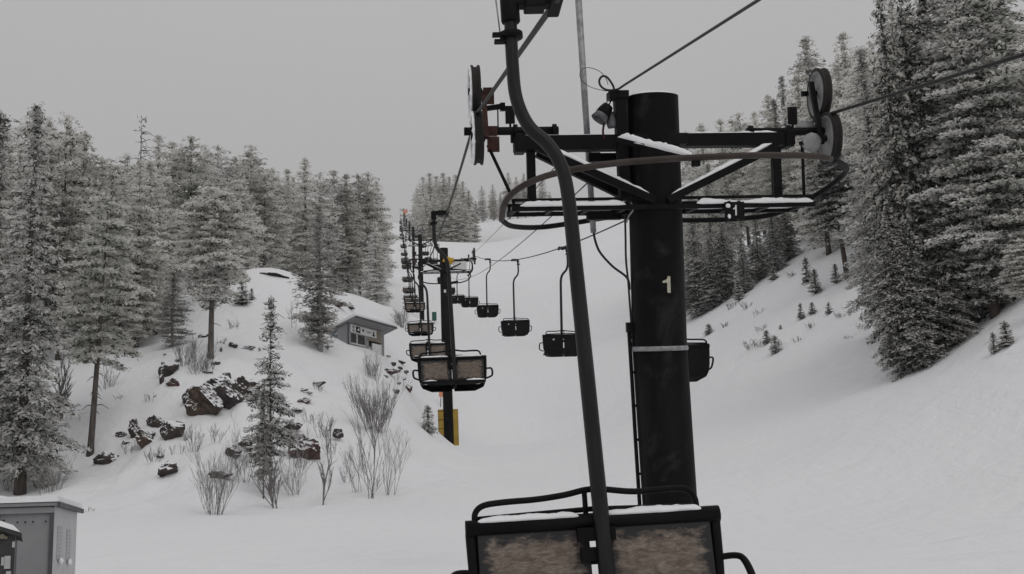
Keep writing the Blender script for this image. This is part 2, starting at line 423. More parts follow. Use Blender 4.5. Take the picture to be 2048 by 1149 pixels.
# ------------------------------------------------------------------ terrain (thin-plate surface through surveyed points)
CP = [  # px, py, depth
 (600,1149,19),(1000,1149,18.5),(1600,1145,18.5),(2040,1145,19),(100,1120,21),(300,1092,25),(250,1060,30),(640,1043,33),(900,1002,38),
 (900,882,71),(905,892,63),(900,908,55),(868,890,66),(872,878,71.5),(855,872,71),(955,893,62),(862,935,50),(885,965,44),(850,905,60),(1010,885,63),(1250,905,52),(1600,950,36),(1900,960,31),(1700,835,43),(1300,850,58),(1150,785,86),(960,803,87),(1000,705,112),(860,662,146),
 (1200,668,122),(1100,605,152),(1280,640,135),(862,590,205),(950,545,222),(1100,530,235),(1230,520,225),(832,541,290),(940,500,290),
 (960,447,370),(1050,440,370),(1100,432,368),(1230,412,355),(1000,450,470),(805,455,620),(800,472,450),(790,485,260),(1100,455,620),(830,447,760),
 (170,912,50),(40,992,46),(-150,930,48),(115,722,62),(420,707,58),(560,1012,40),(430,1027,37),(650,1002,40),(745,987,42),(700,800,57),
 (722,703,70),(640,690,67),(690,690,71),(560,770,57),(400,840,50),(480,705,60),(640,885,48),(840,800,80),(795,745,68),(745,708,71),(772,706,73.5),
 (700,606,82),(620,563,84),(540,533,84),(470,612,72),(765,612,98),(800,645,125),(798,850,58),
 (500,574,112),(300,685,68),(250,722,62),(280,640,86),(100,690,69),(100,560,95),(0,690,66),(650,580,130),(715,592,116),(770,553,172),(600,545,152),
 (400,560,130),(200,520,130),(-100,500,120),(700,500,260),(500,480,260),(100,450,260),(-300,500,200),(770,500,230),
 (1800,748,45),(1860,750,44.5),(1935,690,44),(2048,613,43),(2200,520,42),(1950,800,35.5),(2080,700,35),
 (1695,553,70),(1620,585,72),(1590,513,90),(1500,580,89),(1395,640,92),(1450,705,72),(1560,700,63),(1700,690,56),(1680,770,50),(1400,765,70),(1500,800,56),
 (1730,455,88),(1400,562,112),(1500,492,126),(1600,446,112),(1680,430,106),(1750,395,102),(1850,600,60),(2000,480,60),(1700,380,160),(1450,430,200),
 (1900,380,110),(2150,350,100),(1360,480,180),(1300,452,262),(1600,400,260),(1900,330,240)]
_pts = [P(*c) for c in CP] + [Vector(c) for c in ((0,0,-2.1),(-14,0,-2.0),(14,0,-1.9),(0,11,-1.65),(-8,12,-1.6),(9,12,-1.5),(0,-20,-2.6),(-40,0,0.0),(40,0,0.6))]
_A = np.array([[p.x, p.y] for p in _pts]) / 50.0
_Z = np.array([p.z for p in _pts])
def _tps(r2):
    return 0.5 * r2 * np.log(np.maximum(r2, 1e-12))
_n = len(_A)
_K = _tps(((_A[:, None, :] - _A[None, :, :]) ** 2).sum(2)) + np.eye(_n) * 0.0016
_Pm = np.hstack([np.ones((_n, 1)), _A])
_S = np.zeros((_n + 3, _n + 3)); _S[:_n, :_n] = _K; _S[:_n, _n:] = _Pm; _S[_n:, :_n] = _Pm.T
_sol = np.linalg.solve(_S, np.concatenate([_Z, np.zeros(3)]))
def rough(x, y):
    # broken bank under the knoll on the left and the lumpy bank on the right
    ml = np.exp(-(((x + 10.5) / 9.0) ** 2 + ((y - 52) / 13.0) ** 2) ** 2)
    mr_ = np.exp(-(((x - 17.5) / 8.0) ** 2 + ((y - 66) / 15.0) ** 2) ** 2)
    a = np.sin(x * 1.15 + 1.3 * np.sin(y * .61 + .7)) * np.sin(y * .93 + 1.1 * np.sin(x * .83 + 2.1))
    b = np.sin(x * 2.6 + 1.7 * np.sin(y * 1.7 + .2)) * np.sin(y * 2.1 + 1.5 * np.sin(x * 1.9 + 1.1))
    c = np.sin(x * 5.3 + 1.9 * np.sin(y * 3.1)) * np.sin(y * 4.3 + 1.6 * np.sin(x * 3.7))
    return (ml * .95 + mr_ * .55) * (.26 * a + .15 * b + .05 * c)
def ground_np(x, y):
    q = np.stack([np.ravel(x), np.ravel(y)], 1) / 50.0
    out = np.empty(len(q))
    for i in range(0, len(q), 20000):
        b = q[i:i + 20000]
        out[i:i + 20000] = _tps(((b[:, None, :] - _A[None, :, :]) ** 2).sum(2)) @ _sol[:_n] + _sol[_n] + b @ _sol[_n + 1:]
    return out + rough(np.ravel(x), np.ravel(y))
def ground(x, y):
    return float(ground_np(np.array([x]), np.array([y]))[0])

def hit(px, py, dmin=12.0, dmax=700.0):
    """where the sight line through a spot of the slope meets the snow"""
    r = ray(px, py)
    ds = dmin * (dmax / dmin) ** (np.arange(900) / 899.0)
    g = ground_np(r.x * ds, r.y * ds)
    below = np.nonzero(r.z * ds < g)[0]
    if len(below) == 0: return None
    i = below[0]
    lo, hi = (ds[i - 1] if i else ds[0]), ds[i]
    for _ in range(18):
        mid = (lo + hi) / 2
        if r.z * mid < ground(r.x * mid, r.y * mid): hi = mid
        else: lo = mid
    return r * hi

def build_ground():
    nr, nc = 760, 640
    ys = -24 + 24 * ((1 - np.linspace(0, 1, nr)) * 0) + np.concatenate([np.linspace(0, 34, 60), 34 + (1010 - 34) * np.linspace(0, 1, nr - 60) ** 2.0])
    ts = np.tan(np.linspace(-R(44), R(44), nc))
    Y = np.repeat(ys[:, None], nc, 1)
    X = (Y + 40) * ts[None, :]
    Z = ground_np(X, Y).reshape(nr, nc)
    # soft lumps in the snow
    for (wl, am, sx, sy) in ((14.0, 0.10, 1.1, 4.7), (9.0, 0.06, 3.1, 1.7), (4.1, 0.022, 0.4, 5.2), (2.0, 0.010, 7.7, 2.2)):
        Z = Z + am * (np.sin(X / wl * 2.1 + sx + 1.7 * np.sin(Y / wl * 0.9 + sy)) * np.sin(Y / wl * 1.6 + sy + 1.3 * np.sin(X / wl * 1.1 + sx)))
    v = np.stack([X, Y, Z], 2).reshape(-1, 3)
    i = np.arange((nr - 1) * nc).reshape(nr - 1, nc)[:, :-1].ravel()
    q = np.stack([i, i + 1, i + nc + 1, i + nc], 1)
    me = bpy.data.meshes.new('snow_slope')
    me.vertices.add(len(v)); me.vertices.foreach_set('co', v.astype(np.float32).ravel())
    me.loops.add(len(q) * 4); me.loops.foreach_set('vertex_index', q.astype(np.int32).ravel())
    me.polygons.add(len(q)); me.polygons.foreach_set('loop_start', np.arange(0, len(q) * 4, 4, dtype=np.int32))
    me.polygons.foreach_set('use_smooth', np.ones(len(q), dtype=bool))
    me.update(calc_edges=True); me.validate()
    me.materials.append(M['snow_ground'])
    o = bpy.data.objects.new('snow_slope', me); col.objects.link(o)
    tag(o, 'smooth white snow covering the ski run and both hillsides', 'snow', kind='structure')
build_ground()

# ------------------------------------------------------------------ world and sun (overcast)
w = bpy.data.worlds.new('World'); scene.world = w; w.use_nodes = True
nt = w.node_tree; bg = nt.nodes['Background']
SUN_EL, SUN_AZ = R(48), R(152)
sky = N(nt, 'ShaderNodeTexSky'); sky.sky_type = 'NISHITA'; sky.sun_disc = False
sky.sun_elevation = SUN_EL; sky.sun_rotation = SUN_AZ; sky.air_density = 1.0; sky.dust_density = 3.0
bw = N(nt, 'ShaderNodeRGBToBW'); nt.links.new(sky.outputs[0], bw.inputs[0])
tcw = N(nt, 'ShaderNodeTexCoord'); spw = N(nt, 'ShaderNodeSeparateXYZ'); nt.links.new(tcw.outputs['Generated'], spw.inputs[0])
mr = N(nt, 'ShaderNodeMapRange'); mr.inputs['From Min'].default_value = 0.0; mr.inputs['From Max'].default_value = 1.0
mr.inputs['To Min'].default_value = 5.55; mr.inputs['To Max'].default_value = 7.3
nt.links.new(spw.outputs['Z'], mr.inputs['Value'])
clo = N(nt, 'ShaderNodeTexNoise', Scale=1.6, Detail=4.0, Roughness=0.5); nt.links.new(tcw.outputs['Generated'], clo.inputs['Vector'])
cm = N(nt, 'ShaderNodeMapRange'); cm.inputs['To Min'].default_value = 0.95; cm.inputs['To Max'].default_value = 1.05
nt.links.new(clo.outputs['Fac'], cm.inputs['Value'])
mul = N(nt, 'ShaderNodeMath', operation='MULTIPLY'); nt.links.new(mr.outputs[0], mul.inputs[0]); nt.links.new(cm.outputs[0], mul.inputs[1])
mixw = N(nt, 'ShaderNodeMix', data_type='FLOAT'); mixw.inputs['Factor'].default_value = 0.92   # cloud cover over the clear sky
nt.links.new(bw.outputs[0], mixw.inputs['A']); nt.links.new(mul.outputs[0], mixw.inputs['B'])
tint = N(nt, 'ShaderNodeMix', data_type='RGBA', blend_type='MULTIPLY'); tint.inputs['Factor'].default_value = 1.0
tint.inputs['B'].default_value = (1.0, 0.988, 1.0, 1)
nt.links.new(mixw.outputs[0], tint.inputs['A'])
nt.links.new(tint.outputs['Result'], bg.inputs['Color'])
bg.inputs['Strength'].default_value = 0.08
sl = bpy.data.lights.new('sun', 'SUN'); sl.energy = 0.5; sl.angle = R(40); sl.color = (1.0, 0.97, 0.93)
so = bpy.data.objects.new('sun', sl); col.objects.link(so)
sdir = Vector((math.cos(SUN_EL) * math.sin(SUN_AZ), math.cos(SUN_EL) * math.cos(SUN_AZ), math.sin(SUN_EL)))
so.rotation_euler = (-sdir).to_track_quat('-Z', 'Y').to_euler(); so.location = (0, 0, 60)
scene.view_settings.view_transform = 'Standard'; scene.view_settings.look = 'None'
scene.view_settings.gamma = 1; scene.view_settings.exposure = 0.05
scene.render.engine = 'CYCLES'

# ------------------------------------------------------------------ lift line geometry
C1 = P(1307, 283, 12.3)
C2 = P(888, 522, 71.0)
U = Vector((C2.x - C1.x, C2.y - C1.y, 0)).normalized()      # up the line
RT = Vector((U.y, -U.x, 0))                                   # right of the line

def tower_matrix(C, lean):
    z = (Vector((0, 0, 1)) * math.cos(lean) - U * math.sin(lean)).normalized()
    y = z.cross(RT).normalized()
    return Matrix(((RT.x, y.x, z.x, C.x), (RT.y, y.y, z.y, C.y), (RT.z, y.z, z.z, C.z), (0, 0, 0, 1)))

def line_point(px_y, t):
    """arm centre at run distance t beyond the first tower, seen at picture height px_y"""
    q = Vector((C1.x, C1.y, 0)) + U * t
    # height by bisection
    lo, hi = -10.0, 400.0
    for _ in range(50):
        mid = (lo + hi) / 2
        if proj(Vector((q.x, q.y, mid)))[1] > px_y: lo = mid
        else: hi = mid
    return Vector((q.x, q.y, lo))

D12 = (Vector((C2.x, C2.y, 0)) - Vector((C1.x, C1.y, 0))).length
TW = [  # arm centre, lean, pole scale
    dict(C=C1, lean=R(10.0)), dict(C=C2, lean=R(4)),
    dict(C=line_point(481, 134), lean=R(5)), dict(C=line_point(462, 204), lean=R(5)), dict(C=line_point(451, 280), lean=R(5)),
    dict(C=line_point(441, 370), lean=R(5)), dict(C=line_point(431, 470), lean=R(5)), dict(C=line_point(420, 600), lean=R(5))]
HG = 1.81          # half gauge
for t in TW:
    t['M'] = tower_matrix(t['C'], t['lean'])
    z = t['M'].col[2].xyz; L = 6.0
    for _ in range(12):
        b = t['C'] - z * L
        L += (b.z - ground(b.x, b.y)) / z.z
    t['L'] = L + 0.25
    t['base'] = t['C'] - z * t['L']

def tower_base_matrix(t):
    m = t['M'].copy(); m.translation = t['base']; return m

T1M = TW[0]['M']; T1I = T1M.inverted()
def LP(px, py, ly):
    """spot of tower 1's own frame (origin at the arm) seen at px, py in the plane local y = ly"""
    r = T1I.to_3x3() @ ray(px, py); o = T1I @ Vector((0, 0, 0))
    k = (ly - o.y) / r.y
    return o + r * k

def wheel_mb(c, rad=0.26, th=0.085, dark=False):
    mb = MB()
    d = M['disc'] if not dark else M['black']
    h = th / 2
    mb.lathe([(-h * .7, 0.0), (-h * .75, rad * .22), (-h * .3, rad * .26), (-h * .25, rad * .78), (-h, rad * .82), (-h, rad * .87)], d, 'x', c, 36)
    mb.lathe([(h, rad * .87), (h, rad * .82), (h * .25, rad * .78), (h * .3, rad * .26), (h * .75, rad * .22), (h * .7, 0.0)], d, 'x', c, 36)
    mb.lathe([(-h, rad * .87), (-h * 1.05, rad), (-h * .6, rad), (-h * .3, rad * .93), (h * .3, rad * .93), (h * .6, rad), (h * 1.05, rad), (h, rad * .87)], M['rubber'], 'x', c, 36)
    mb.lathe([(-h * 1.7, 0.0), (-h * 1.7, .035), (h * 1.7, .035), (h * 1.7, 0.0)], M['black'], 'x', c, 14)
    return mb

def numeral_one(w, h, mat, place):
    """a painted 1 as a thin plate; place maps (x, z) to a spot"""
    out = [(-.34, -.5), (.02, -.5), (.02, .14), (-.34, .10), (-.34, .20), (-.10, .30), (.04, .5), (.34, .5), (.34, -.5)]
    out = [(.02, -.5), (.36, -.5), (.36, .5), (.10, .5), (.0, .30), (-.42, .17), (-.42, .06), (.02, .10)]
    mb = MB()
    n = len(out)
    fr = [place(x * w, z * h, 0.0) for x, z in out]; bk = [place(x * w, z * h, 0.006) for x, z in out]
    fs = [tuple(range(n)), tuple(reversed(range(n, 2 * n)))] + [(i, i + n, (i + 1) % n + n, (i + 1) % n) for i in range(n)]
    mb.add(fr + bk, fs, mat)
    return mb

def channel(mb, a, b, w, h, t, mat, up=(0, 0, 1)):
    """an open U channel lying open side up"""
    a = Vector(a); b = Vector(b); d = (b - a).normalized(); sx = d.cross(Vector(up)).normalized(); uz = sx.cross(d)
    mb.beam(a - uz * (h / 2 - t / 2), b - uz * (h / 2 - t / 2), w, t, mat, up)
    for s in (-1, 1):
        o = sx * (s * (w / 2 - t / 2)) + uz * (t / 2)
        mb.beam(a + o, b + o, t, h - t, mat, up)

def snow_strip(mb, a, b, w, h, seed=0, n=14, up=(0, 0, 1)):
    n = n * 2
    """a lumpy ridge of snow lying along a beam's top from a to b"""
    a = Vector(a); b = Vector(b); d = (b - a); L = d.length; d.normalize()
    sx = d.cross(Vector(up)).normalized(); uz = sx.cross(d)
    sec = [(-.5, -0.15), (-.46, .35), (-.25, .85), (0, 1.0), (.25, .85), (.46, .35), (.5, -0.15)]
    vs = []; k = len(sec)
    for i in range(n + 1):
        f = i / n
        taper = min(1.0, min(f, 1 - f) * n * .35 + 0.15)
        hh = h * (0.72 + 0.6 * noise.noise(Vector((f * L * 2.3 + seed * 5.3, seed, 0)))) * taper
        ww = w * (0.93 + 0.14 * noise.noise(Vector((f * L * 1.9, seed * 2.7, 4)))) * (0.5 + .5 * taper)
        for (u, v) in sec:
            jt = .5 * noise.noise(Vector((f * L * 14 + seed, u * 6, v * 3 + seed))) + .35 * noise.noise(Vector((f * L * 37, u * 9 + seed, v * 7)))
            vs.append(a + d * (L * f) + sx * (u * ww * (1 + .22 * jt)) + uz * (max(v, -.15) * hh * (1 + .55 * jt)))
    fs = []
    for i in range(n):
        for j in range(k - 1):
            fs.append((i * k + j, i * k + j + 1, (i + 1) * k + j + 1, (i + 1) * k + j))
        fs.append((i * k + k - 1, i * k, (i + 1) * k, (i + 1) * k + k - 1))
    fs.append(tuple(range(k))); fs.append(tuple(reversed(range(n * k, n * k + k))))
    mb.add(vs, fs, M['snow'], True)
    return mb

def lift_tower(i, label):
    t = TW[i]; L = t['L']; off = (0, 0, L)
    root = empty('lift_tower', tower_base_matrix(t))
    tag(root, label, 'lift tower', 'towers carrying the chairlift up the slope')
    first = (i == 0)
    def part(name, mb, parent=None, bevel=0.0):
        return mb.build(name, parent or root, bevel, off)
    # pole: the first one is stubby and stepped, the others taller and straight
    p = MB()
    if first:
        rt, rb, zs = 0.266, 0.275, -2.12
        top = 0.455
        p.tube([(0, 0, zs), (0, 0, top)], [rt + .012, rt], M['pole'], 40, cap=False)
        p.add(*disc((0, 0, top), rt, 40), M['pole'])
        p.tube([(.13, 0, -L), (0, 0, zs)], [0.276, rb + .004], M['pole'], 40)
    else:
        rt, top = 0.25, 0.75
        p.tube([(0, 0, -L), (0, 0, top)], [0.30, rt], M['pole'], 20)
    part('pole', p)
    s = MB(); s.blob((0, 0, top), (rt * .97, rt * .97, .045), M['snow'], 3 + i, .12, n=8, flat=-.1); part('snow_cap', s)
    if first:
        b = MB(); b.lathe([(-.028, rb - .01), (-.022, rb + .012), (.0, rb + .018), (.022, rb + .012), (.028, rb - .01)], M['galv'], 'z', (0, 0, zs), 40); part('weld_collar', b)
    # crossarm
    if first:
        a = MB(); a.beam((-1.44, 0, -.015), (-.2, 0, -.015), .20, .15, M['black']); a.beam((.2, 0, 0.0), (1.46, 0, 0.0), .20, .13, M['black'])
        a.box((-1.38, 0, -.015), (.1, .24, .19), M['black']); a.box((1.40, 0, 0), (.08, .24, .17), M['black']); a.beam((-.3, 0, -.015), (.3, 0, -.01), .5, .11, M['black'])
    else:
        a = MB(); a.beam((-1.45, 0, 0), (1.45, 0, 0), .16, .13, M['black'])
    arm = part('crossarm', a, bevel=.006)
    s = MB(); snow_strip(s, (-1.36, 0, .058), (-.28, 0, .058), .17, .022, 1 + i); part('snow_on_crossarm', s)
    s = MB(); snow_strip(s, (.28, 0, .063), (1.34, 0, .063), .17, .032, 2 + i); part('snow_on_crossarm', s)
    # sloping braces down to the pole, front and back
    zb = -.64
    for y in (-.26, .26):
        for sx, x in ((-1, -1.19), (1, 1.24)):
            b = MB(); up = (-sx * .5, 0, 1)
            f = (sx * .06, y * 1.08, zb); e = (x, y * .55, -.09)
            channel(b, f, e, .085, .075, .014, M['black'])
            part('brace', b)
            q = MB(); snow_strip(q, Vector(f) + Vector((sx * .02, 0, .02)), Vector(e) + Vector((-sx * .05, 0, .03)), .074, .055, i + x + y, 18); part('snow_on_brace', q)
    # hangers and walkway
    for x in (-1.27, 1.28):
        b = MB()
        b.box((x, 0, -.375), (.085, .10, .59), M['black']); part('hanger_post', b, bevel=.004)
    wk = MB()
    for y in (-.27, .27):
        wk.beam((-1.50, y, -.70), (1.58, y, -.70), .05, .05, M['black'])
        wk.beam((-1.50, y + (.03 if y < 0 else -.03), -.612), (1.56, y + (.03 if y < 0 else -.03), -.612), .02, .03, M['black'])
        for x in (-1.48, -.4, .4, 1.54): wk.box((x, y + (.03 if y < 0 else -.03), -.655), (.03, .02, .08), M['black'])
    for k in range(9):
        x = -1.47 + k * .37
        if abs(x) > .36: wk.beam((x, -.25, -.705), (x, .25, -.705), .04, .03, M['black'])
    part('walkway', wk)
    for y in (-.275, .275):
        for (xa, xb) in ((-1.42, -.36), (.36, 1.56)):
            s = MB(); snow_strip(s, (xa, y, -.677), (xb, y, -.677), .075, .062, i + y + xa, 22); part('snow_on_walkway', s)
    # sheaves
    for sx in (-1, 1):
        zo = .12 if sx < 0 else .085
        zs_ = ((.55, .13), (.03, -.13)) if sx < 0 else ((.50, .12), (-.01, -.12))
        b = MB()
        b.tube([(sx * .98, 0, zo), (sx * 1.94, 0, zo)], .042, M['black'], 14)
        for xx in (1.02, 1.42): b.lathe([(-.02, .0), (-.02, .068), (.02, .068), (.02, .0)], M['black'], 'x', (sx * xx, 0, zo), 14)
        b.beam((sx * 1.42, 0, zo), (sx * 1.42, 0, 0), .05, .10, M['black'], (1, 0, 0))
        b.beam((sx * 1.02, 0, zo), (sx * 1.02, 0, .06), .05, .08, M['black'], (1, 0, 0))
        br = part('sheave_bracket', b)
        for (zw, yw) in zs_:
            wo = part('sheave_wheel', wheel_mb((sx * HG, yw, zw), .27), br)
            if sx < 0 and first:
                ic = MB(); ring = []; rr_ = []
                for q in range(44):
                    a = 6.2832 * q / 44; ring.append((-HG - .052, yw + .245 * math.cos(a), zw + .245 * math.sin(a))); rr_.append(.010 + .020 * abs(noise.noise(Vector((q * .9, zw * 7, 1)))) + (.008 if q % 3 == 0 else 0))
                ic.tube(ring, rr_, M['snow'], 7, closed=True, smooth=False); part('ice_crust', ic, br)
        r = MB(); xin = sx * (HG - .085)
        mm = M['rust'] if sx < 0 else M['black']
        r.beam((xin, zs_[1][1], zs_[1][0]), (xin, zs_[0][1], zs_[0][0] + (.0 if sx < 0 else .12)), .045, .05, mm, (1, 0, 0))
        if sx < 0:
            r.box((xin + .05, .1, .50), (.11, .03, .17), mm); r.box((xin + .07, -.1, -.03), (.12, .05, .15), mm); r.box((xin + .05, 0, .12), (.14, .1, .09), mm)
            r.beam((xin + .02, .1, .37), (xin + .17, .1, .39), .05, .05, M['black']); r.box((xin + .19, .1, .385), (.05, .07, .08), M['black'])
            r.tube([(xin + .14, .1, .37), (xin + .13, 0, .08)], .008, M['black'], 6)
        else:
            r.box((xin - .04, .21, .52), (.07, .05, .05), M['black']); r.blob((xin - .13, -.2, -.06), (.11, .03, .10), M['disc'], 4, .1, n=6)
            r.beam((xin - .26, -.2, -.07), (xin, -.2, -.06), .03, .035, M['black']); r.blob((xin - .07, .12, .14), (.12, .06, .07), M['disc'], 9, .2, n=6)
        part('rocker', r, br)
        # rope position switch plate on a stub
        k = MB(); k.box((sx * 1.47, 0, zo + .165), (.095, .03, .18), M['black']); k.tube([(sx * 1.47, 0, zo), (sx * 1.47, 0, zo + .08)], .012, M['black'], 6); part('switch_plate', k)
        g = MB()
        if sx < 0: g.tube([(-1.71, -.1, -.04), (-1.49, -.22, -.58)], .017, M['black'], 8)
        else: g.tube([(1.53, -.1, -.06), (1.49, -.22, -.62)], .017, M['black'], 8)
        part('stay_rod', g)
    return root

def disc(c, r, n):
    return [(c[0] + r * math.cos(2 * math.pi * k / n), c[1] + r * math.sin(2 * math.pi * k / n), c[2]) for k in range(n)], [tuple(range(n))]

# ------------------------------------------------------------------ first tower and its fittings
t1 = lift_tower(0, 'massive black steel tower marked 1, nearest, with hoop and walkway on its crossarm')
OFF1 = (0, 0, TW[0]['L'])
def part1(name, mb, parent=None, bevel=0.0):
    return mb.build(name, parent or t1, bevel, OFF1)
# guard hoop round the walkway
hp = [LP(*a) for a in ((1003,440,0),(1012,402,-.4),(1050,370,-.7),(1120,345,-.9),(1240,326,-1.0),(1400,315,-1.0),(1530,311,-.95),(1640,314,-.7),(1688,330,-.3),
     (1690,346,0),(1660,372,.3),(1622,396,.5),(1560,425,.75),(1490,437,.9),(1370,441,1.0),(1240,434,1.0),(1150,446,.95),(1080,455,.8),(1025,453,.4),(1003,440,0))]
sm_ = smooth_path(hp, 6)
h = MB(); h.tube(sm_[:7 * 6 + 3], .031, M['hose'], 12); h.tube(sm_[7 * 6 + 2:], .028, M['black'], 12)
part1('guard_hoop', h)
# outrigger that holds the hoop, snow on top
b = MB(); a0 = LP(1236, 280, -.28); a1 = LP(1392, 319, -.98); b.beam(a0, a1, .07, .05, M['black']); b.box(a1 + Vector((0, .01, -.02)), (.07, .08, .09), M['black'])
part1('outrigger', b)
s = MB(); snow_strip(s, a0 + Vector((0, 0, .022)), a1 + Vector((-.02, 0, .022)), .07, .085, 8, 16); part1('snow_on_outrigger', s)
# channel bolted to the left side of the pole
b = MB(); b.beam((-.355, -.06, .50), (-.325, -.06, -.60), .11, .16, M['black'], (0, 1, 0)); b.box((-.37, -.06, .46), (.20, .2, .08), M['black'])
part1('lifting_post', b, bevel=.006)
# galvanised lamp mast behind the arm
ms = [LP(1153, -60, .33), LP(1187, 466, .33)]
b = MB(); b.tube(ms, [.037, .031], M['galv'], 16)
lm = part1('lamp_mast', b)
for (px, py, w_) in ((1197, 316, .34), (1196, 432, .36)):
    c = LP(px + 12, py, .26); k = MB(); k.box(c, (w_, .12, .085), M['black']); k.box(LP(px - 8, py, .33), (.11, .12, .10), M['black']); part1('mast_clamp', k, lm, .005)
cb = smooth_path([LP(1187, 462, .33), LP(1190, 480, .33), LP(1200, 505, .28), LP(1225, 533, .18), LP(1254, 556, .05), LP(1259, 580, .02)], 6)
b = MB(); b.tube(cb, .013, M['cable'], 8)
cb2 = smooth_path([LP(1250, 428, -.02), LP(1251, 470, 0), LP(1252, 520, 0), LP(1256, 560, .0), LP(1259, 600, .0), LP(1262, 640, 0), LP(1266, 700, .0)], 5)
b.tube(cb2, .011, M['cable'], 8)
cb3 = smooth_path([LP(1262, 405, -.22), LP(1266, 420, -.25), LP(1258, 432, -.2), LP(1253, 445, -.05)], 5); b.tube(cb3, .009, M['galv'], 6)
part1('power_cable', b)
# single rail ladder on the left side of the pole
b = MB()
rl = [LP(1257, 650, 0), LP(1264, 760, 0), LP(1271, 880, 0), LP(1280, 1020, 0), LP(1290, 1180, 0)]
b.tube(rl, .020, M['black'], 8)
b.box(LP(1261, 655, 0), (.085, .08, .10), M['black'])
for yy in (676, 745, 812, 880, 948, 1016, 1084, 1150):
    q = LP(1259 + (yy - 650) * .066, yy, 0); b.tube([q, Vector((-.18, 0, q.z - .0))], .015, M['black'], 6)
b.tube([LP(1258, 690, 0), LP(1270, 672, 0)], .010, M['galv'], 6); b.tube([LP(1259, 672, 0), LP(1270, 694, 0)], .010, M['galv'], 6)
part1('ladder_rail', b)
# painted 1 on the pole
cn = LP(1334, 569, -.275)
def on_pole(x, z, o):
    rr = .274 + .004 - o * .2
    a = (cn.x + x) / rr
    return (rr * math.sin(a), -rr * math.cos(a), cn.z + z - x * .10)
part1('painted_number', numeral_one(.105, .165, M['cream'], on_pole))
# number plate on the walkway
c = LP(1469, 421, -.33); b = MB(); b.box(c, (.20, .02, .17), M['black']); b.box(c + Vector((-.05, .03, .0)), (.03, .06, .19), M['black']); b.box(c + Vector((.05, .03, 0)), (.03, .06, .19), M['black'])
pl = part1('number_plate', b, bevel=.003)
c2 = c + Vector((.002, -.011, .0))
part1('plate_numeral', numeral_one(.045, .105, M['white'], lambda x, z, o: (c2.x + x, c2.y - .006 + o, c2.z + z)), pl)
b = MB(); b.blob((c.x - .068, c.y - .016, c.z + .045), (.025, .012, .02), M['snow'], 2, .3, n=6); part1('snow_on_plate', b, pl)
b = MB(); b.blob((c.x - .06, c.y - .016, c.z - .06), (.018, .01, .022), M['snow'], 5, .3, n=6); part1('snow_on_plate', b, pl)
# weathered horn and splice under the top bracket
b = MB(); tp = LP(1216, 213, -.1); bt = LP(1192, 248, -.12)
ax = (bt - tp).normalized()
q = ax.to_track_quat('Z', 'Y').to_matrix()
hm = MB(); hm.lathe([(0, .0), (0, .045), (.06, .065), (.10, .068), (.17, .088), (.18, .084), (.17, .07), (.08, .05)], M['cloth'], 'z', (0, 0, 0), 14)
hm2 = MB(); hm2.lathe([(-.005, .0), (-.005, .055), (.05, .070), (.105, .076), (.108, .0)], M['black'], 'z', (0, 0, 0), 14)
for m_ in (hm, hm2):
    m_.v = [tuple(q @ Vector(v) + tp) for v in m_.v]; b.merge(m_)
hm3 = MB(); hm3.lathe([(0, .0), (0, .035), (.12, .06), (.16, .05), (.16, 0)], M['cloth'], 'z', (0, 0, 0), 10)
q2 = (LP(1226, 256, -.06) - LP(1220, 225, -.06)).normalized().to_track_quat('Z', 'Y').to_matrix(); o2 = LP(1220, 225, -.06)
hm3.v = [tuple(q2 @ Vector(v) + o2) for v in hm3.v]; b.merge(hm3)
b.tube(smooth_path([LP(1209, 245, -.1), LP(1206, 262, -.1), LP(1208, 280, -.1)], 4), .012, M['rust'], 6)
b.tube([LP(1207, 214, -.1), LP(1219, 198, -.1)], .007, M['galv'], 6); b.tube([LP(1216, 214, -.1), LP(1224, 198, -.1)], .008, M['black'], 6)
part1('signal_horn', b)

# ------------------------------------------------------------------ the other towers
t2 = lift_tower(1, 'tall black lift tower with a yellow base pad and yellow wrap at its arm')
tag(lift_tower(2, 'slim dark lift tower just behind the yellow padded one, arm frosted white'), None, None)
far_lbl = ['small dark lift tower, first beyond the slim frosted one in the line', 'small dark lift tower midway up the cut between the forests',
           'tiny dark lift tower high in the cut, third below the orange sign', 'tiny dark lift tower high in the cut, next below the orange sign',
           'tiny topmost lift tower with an orange sign at the skyline gap']
tops = [lift_tower(3 + k, far_lbl[k]) for k in range(5)]
TL = [t['L'] for t in TW]
# tower 2 fittings
def part2(name, mb, parent=None, bevel=0.0):
    return mb.build(name, parent or t2, bevel, (0, 0, TL[1]))
b = MB(); b.blob((.26, -.24, -.02), (.34, .16, .20), M['yellow'], 5, .5, n=8); part2('yellow_wrap', b)
b = MB(); b.box((.90, -.2, -.40), (.82, .03, .62), M['white']); b.box((.9, -.22, -.06), (.03, .03, .14), M['black']); part2('sign_plate', b, bevel=.004)
b = MB(); b.beam((.2, 0, -1.35), (.80, 0, -1.25), .10, .10, M['black']); b.beam((.2, 0, -1.52), (.62, 0, -1.29), .05, .05, M['black']); part2('step_bracket', b)
T2I = TW[1]['M'].inverted()
b = MB(); ring = []
for k in range(28):
    a = 2 * math.pi * k / 28
    ring.append((1.55 * math.copysign(abs(math.cos(a)) ** .6, math.cos(a)), .8 * math.sin(a), -.95 + .3 * math.sin(-a)))
b.tube(ring, .035, M['black'], 8, closed=True); part2('guard_hoop', b)
for sx in (1,):
    b = MB(); b.tube(smooth_path([(1.18, -.1, .05), (1.6, -.1, -.1), (1.66, -.1, -.6), (1.35, -.1, -.95)], 6), .035, M['black'], 8); part2('hoop_bracket', b)
b = MB(); b.box((0, -.262, -1.85), (.13, .012, .18), M['white']); part2('number_plate', b)
zb2 = -TL[1]
b = MB()
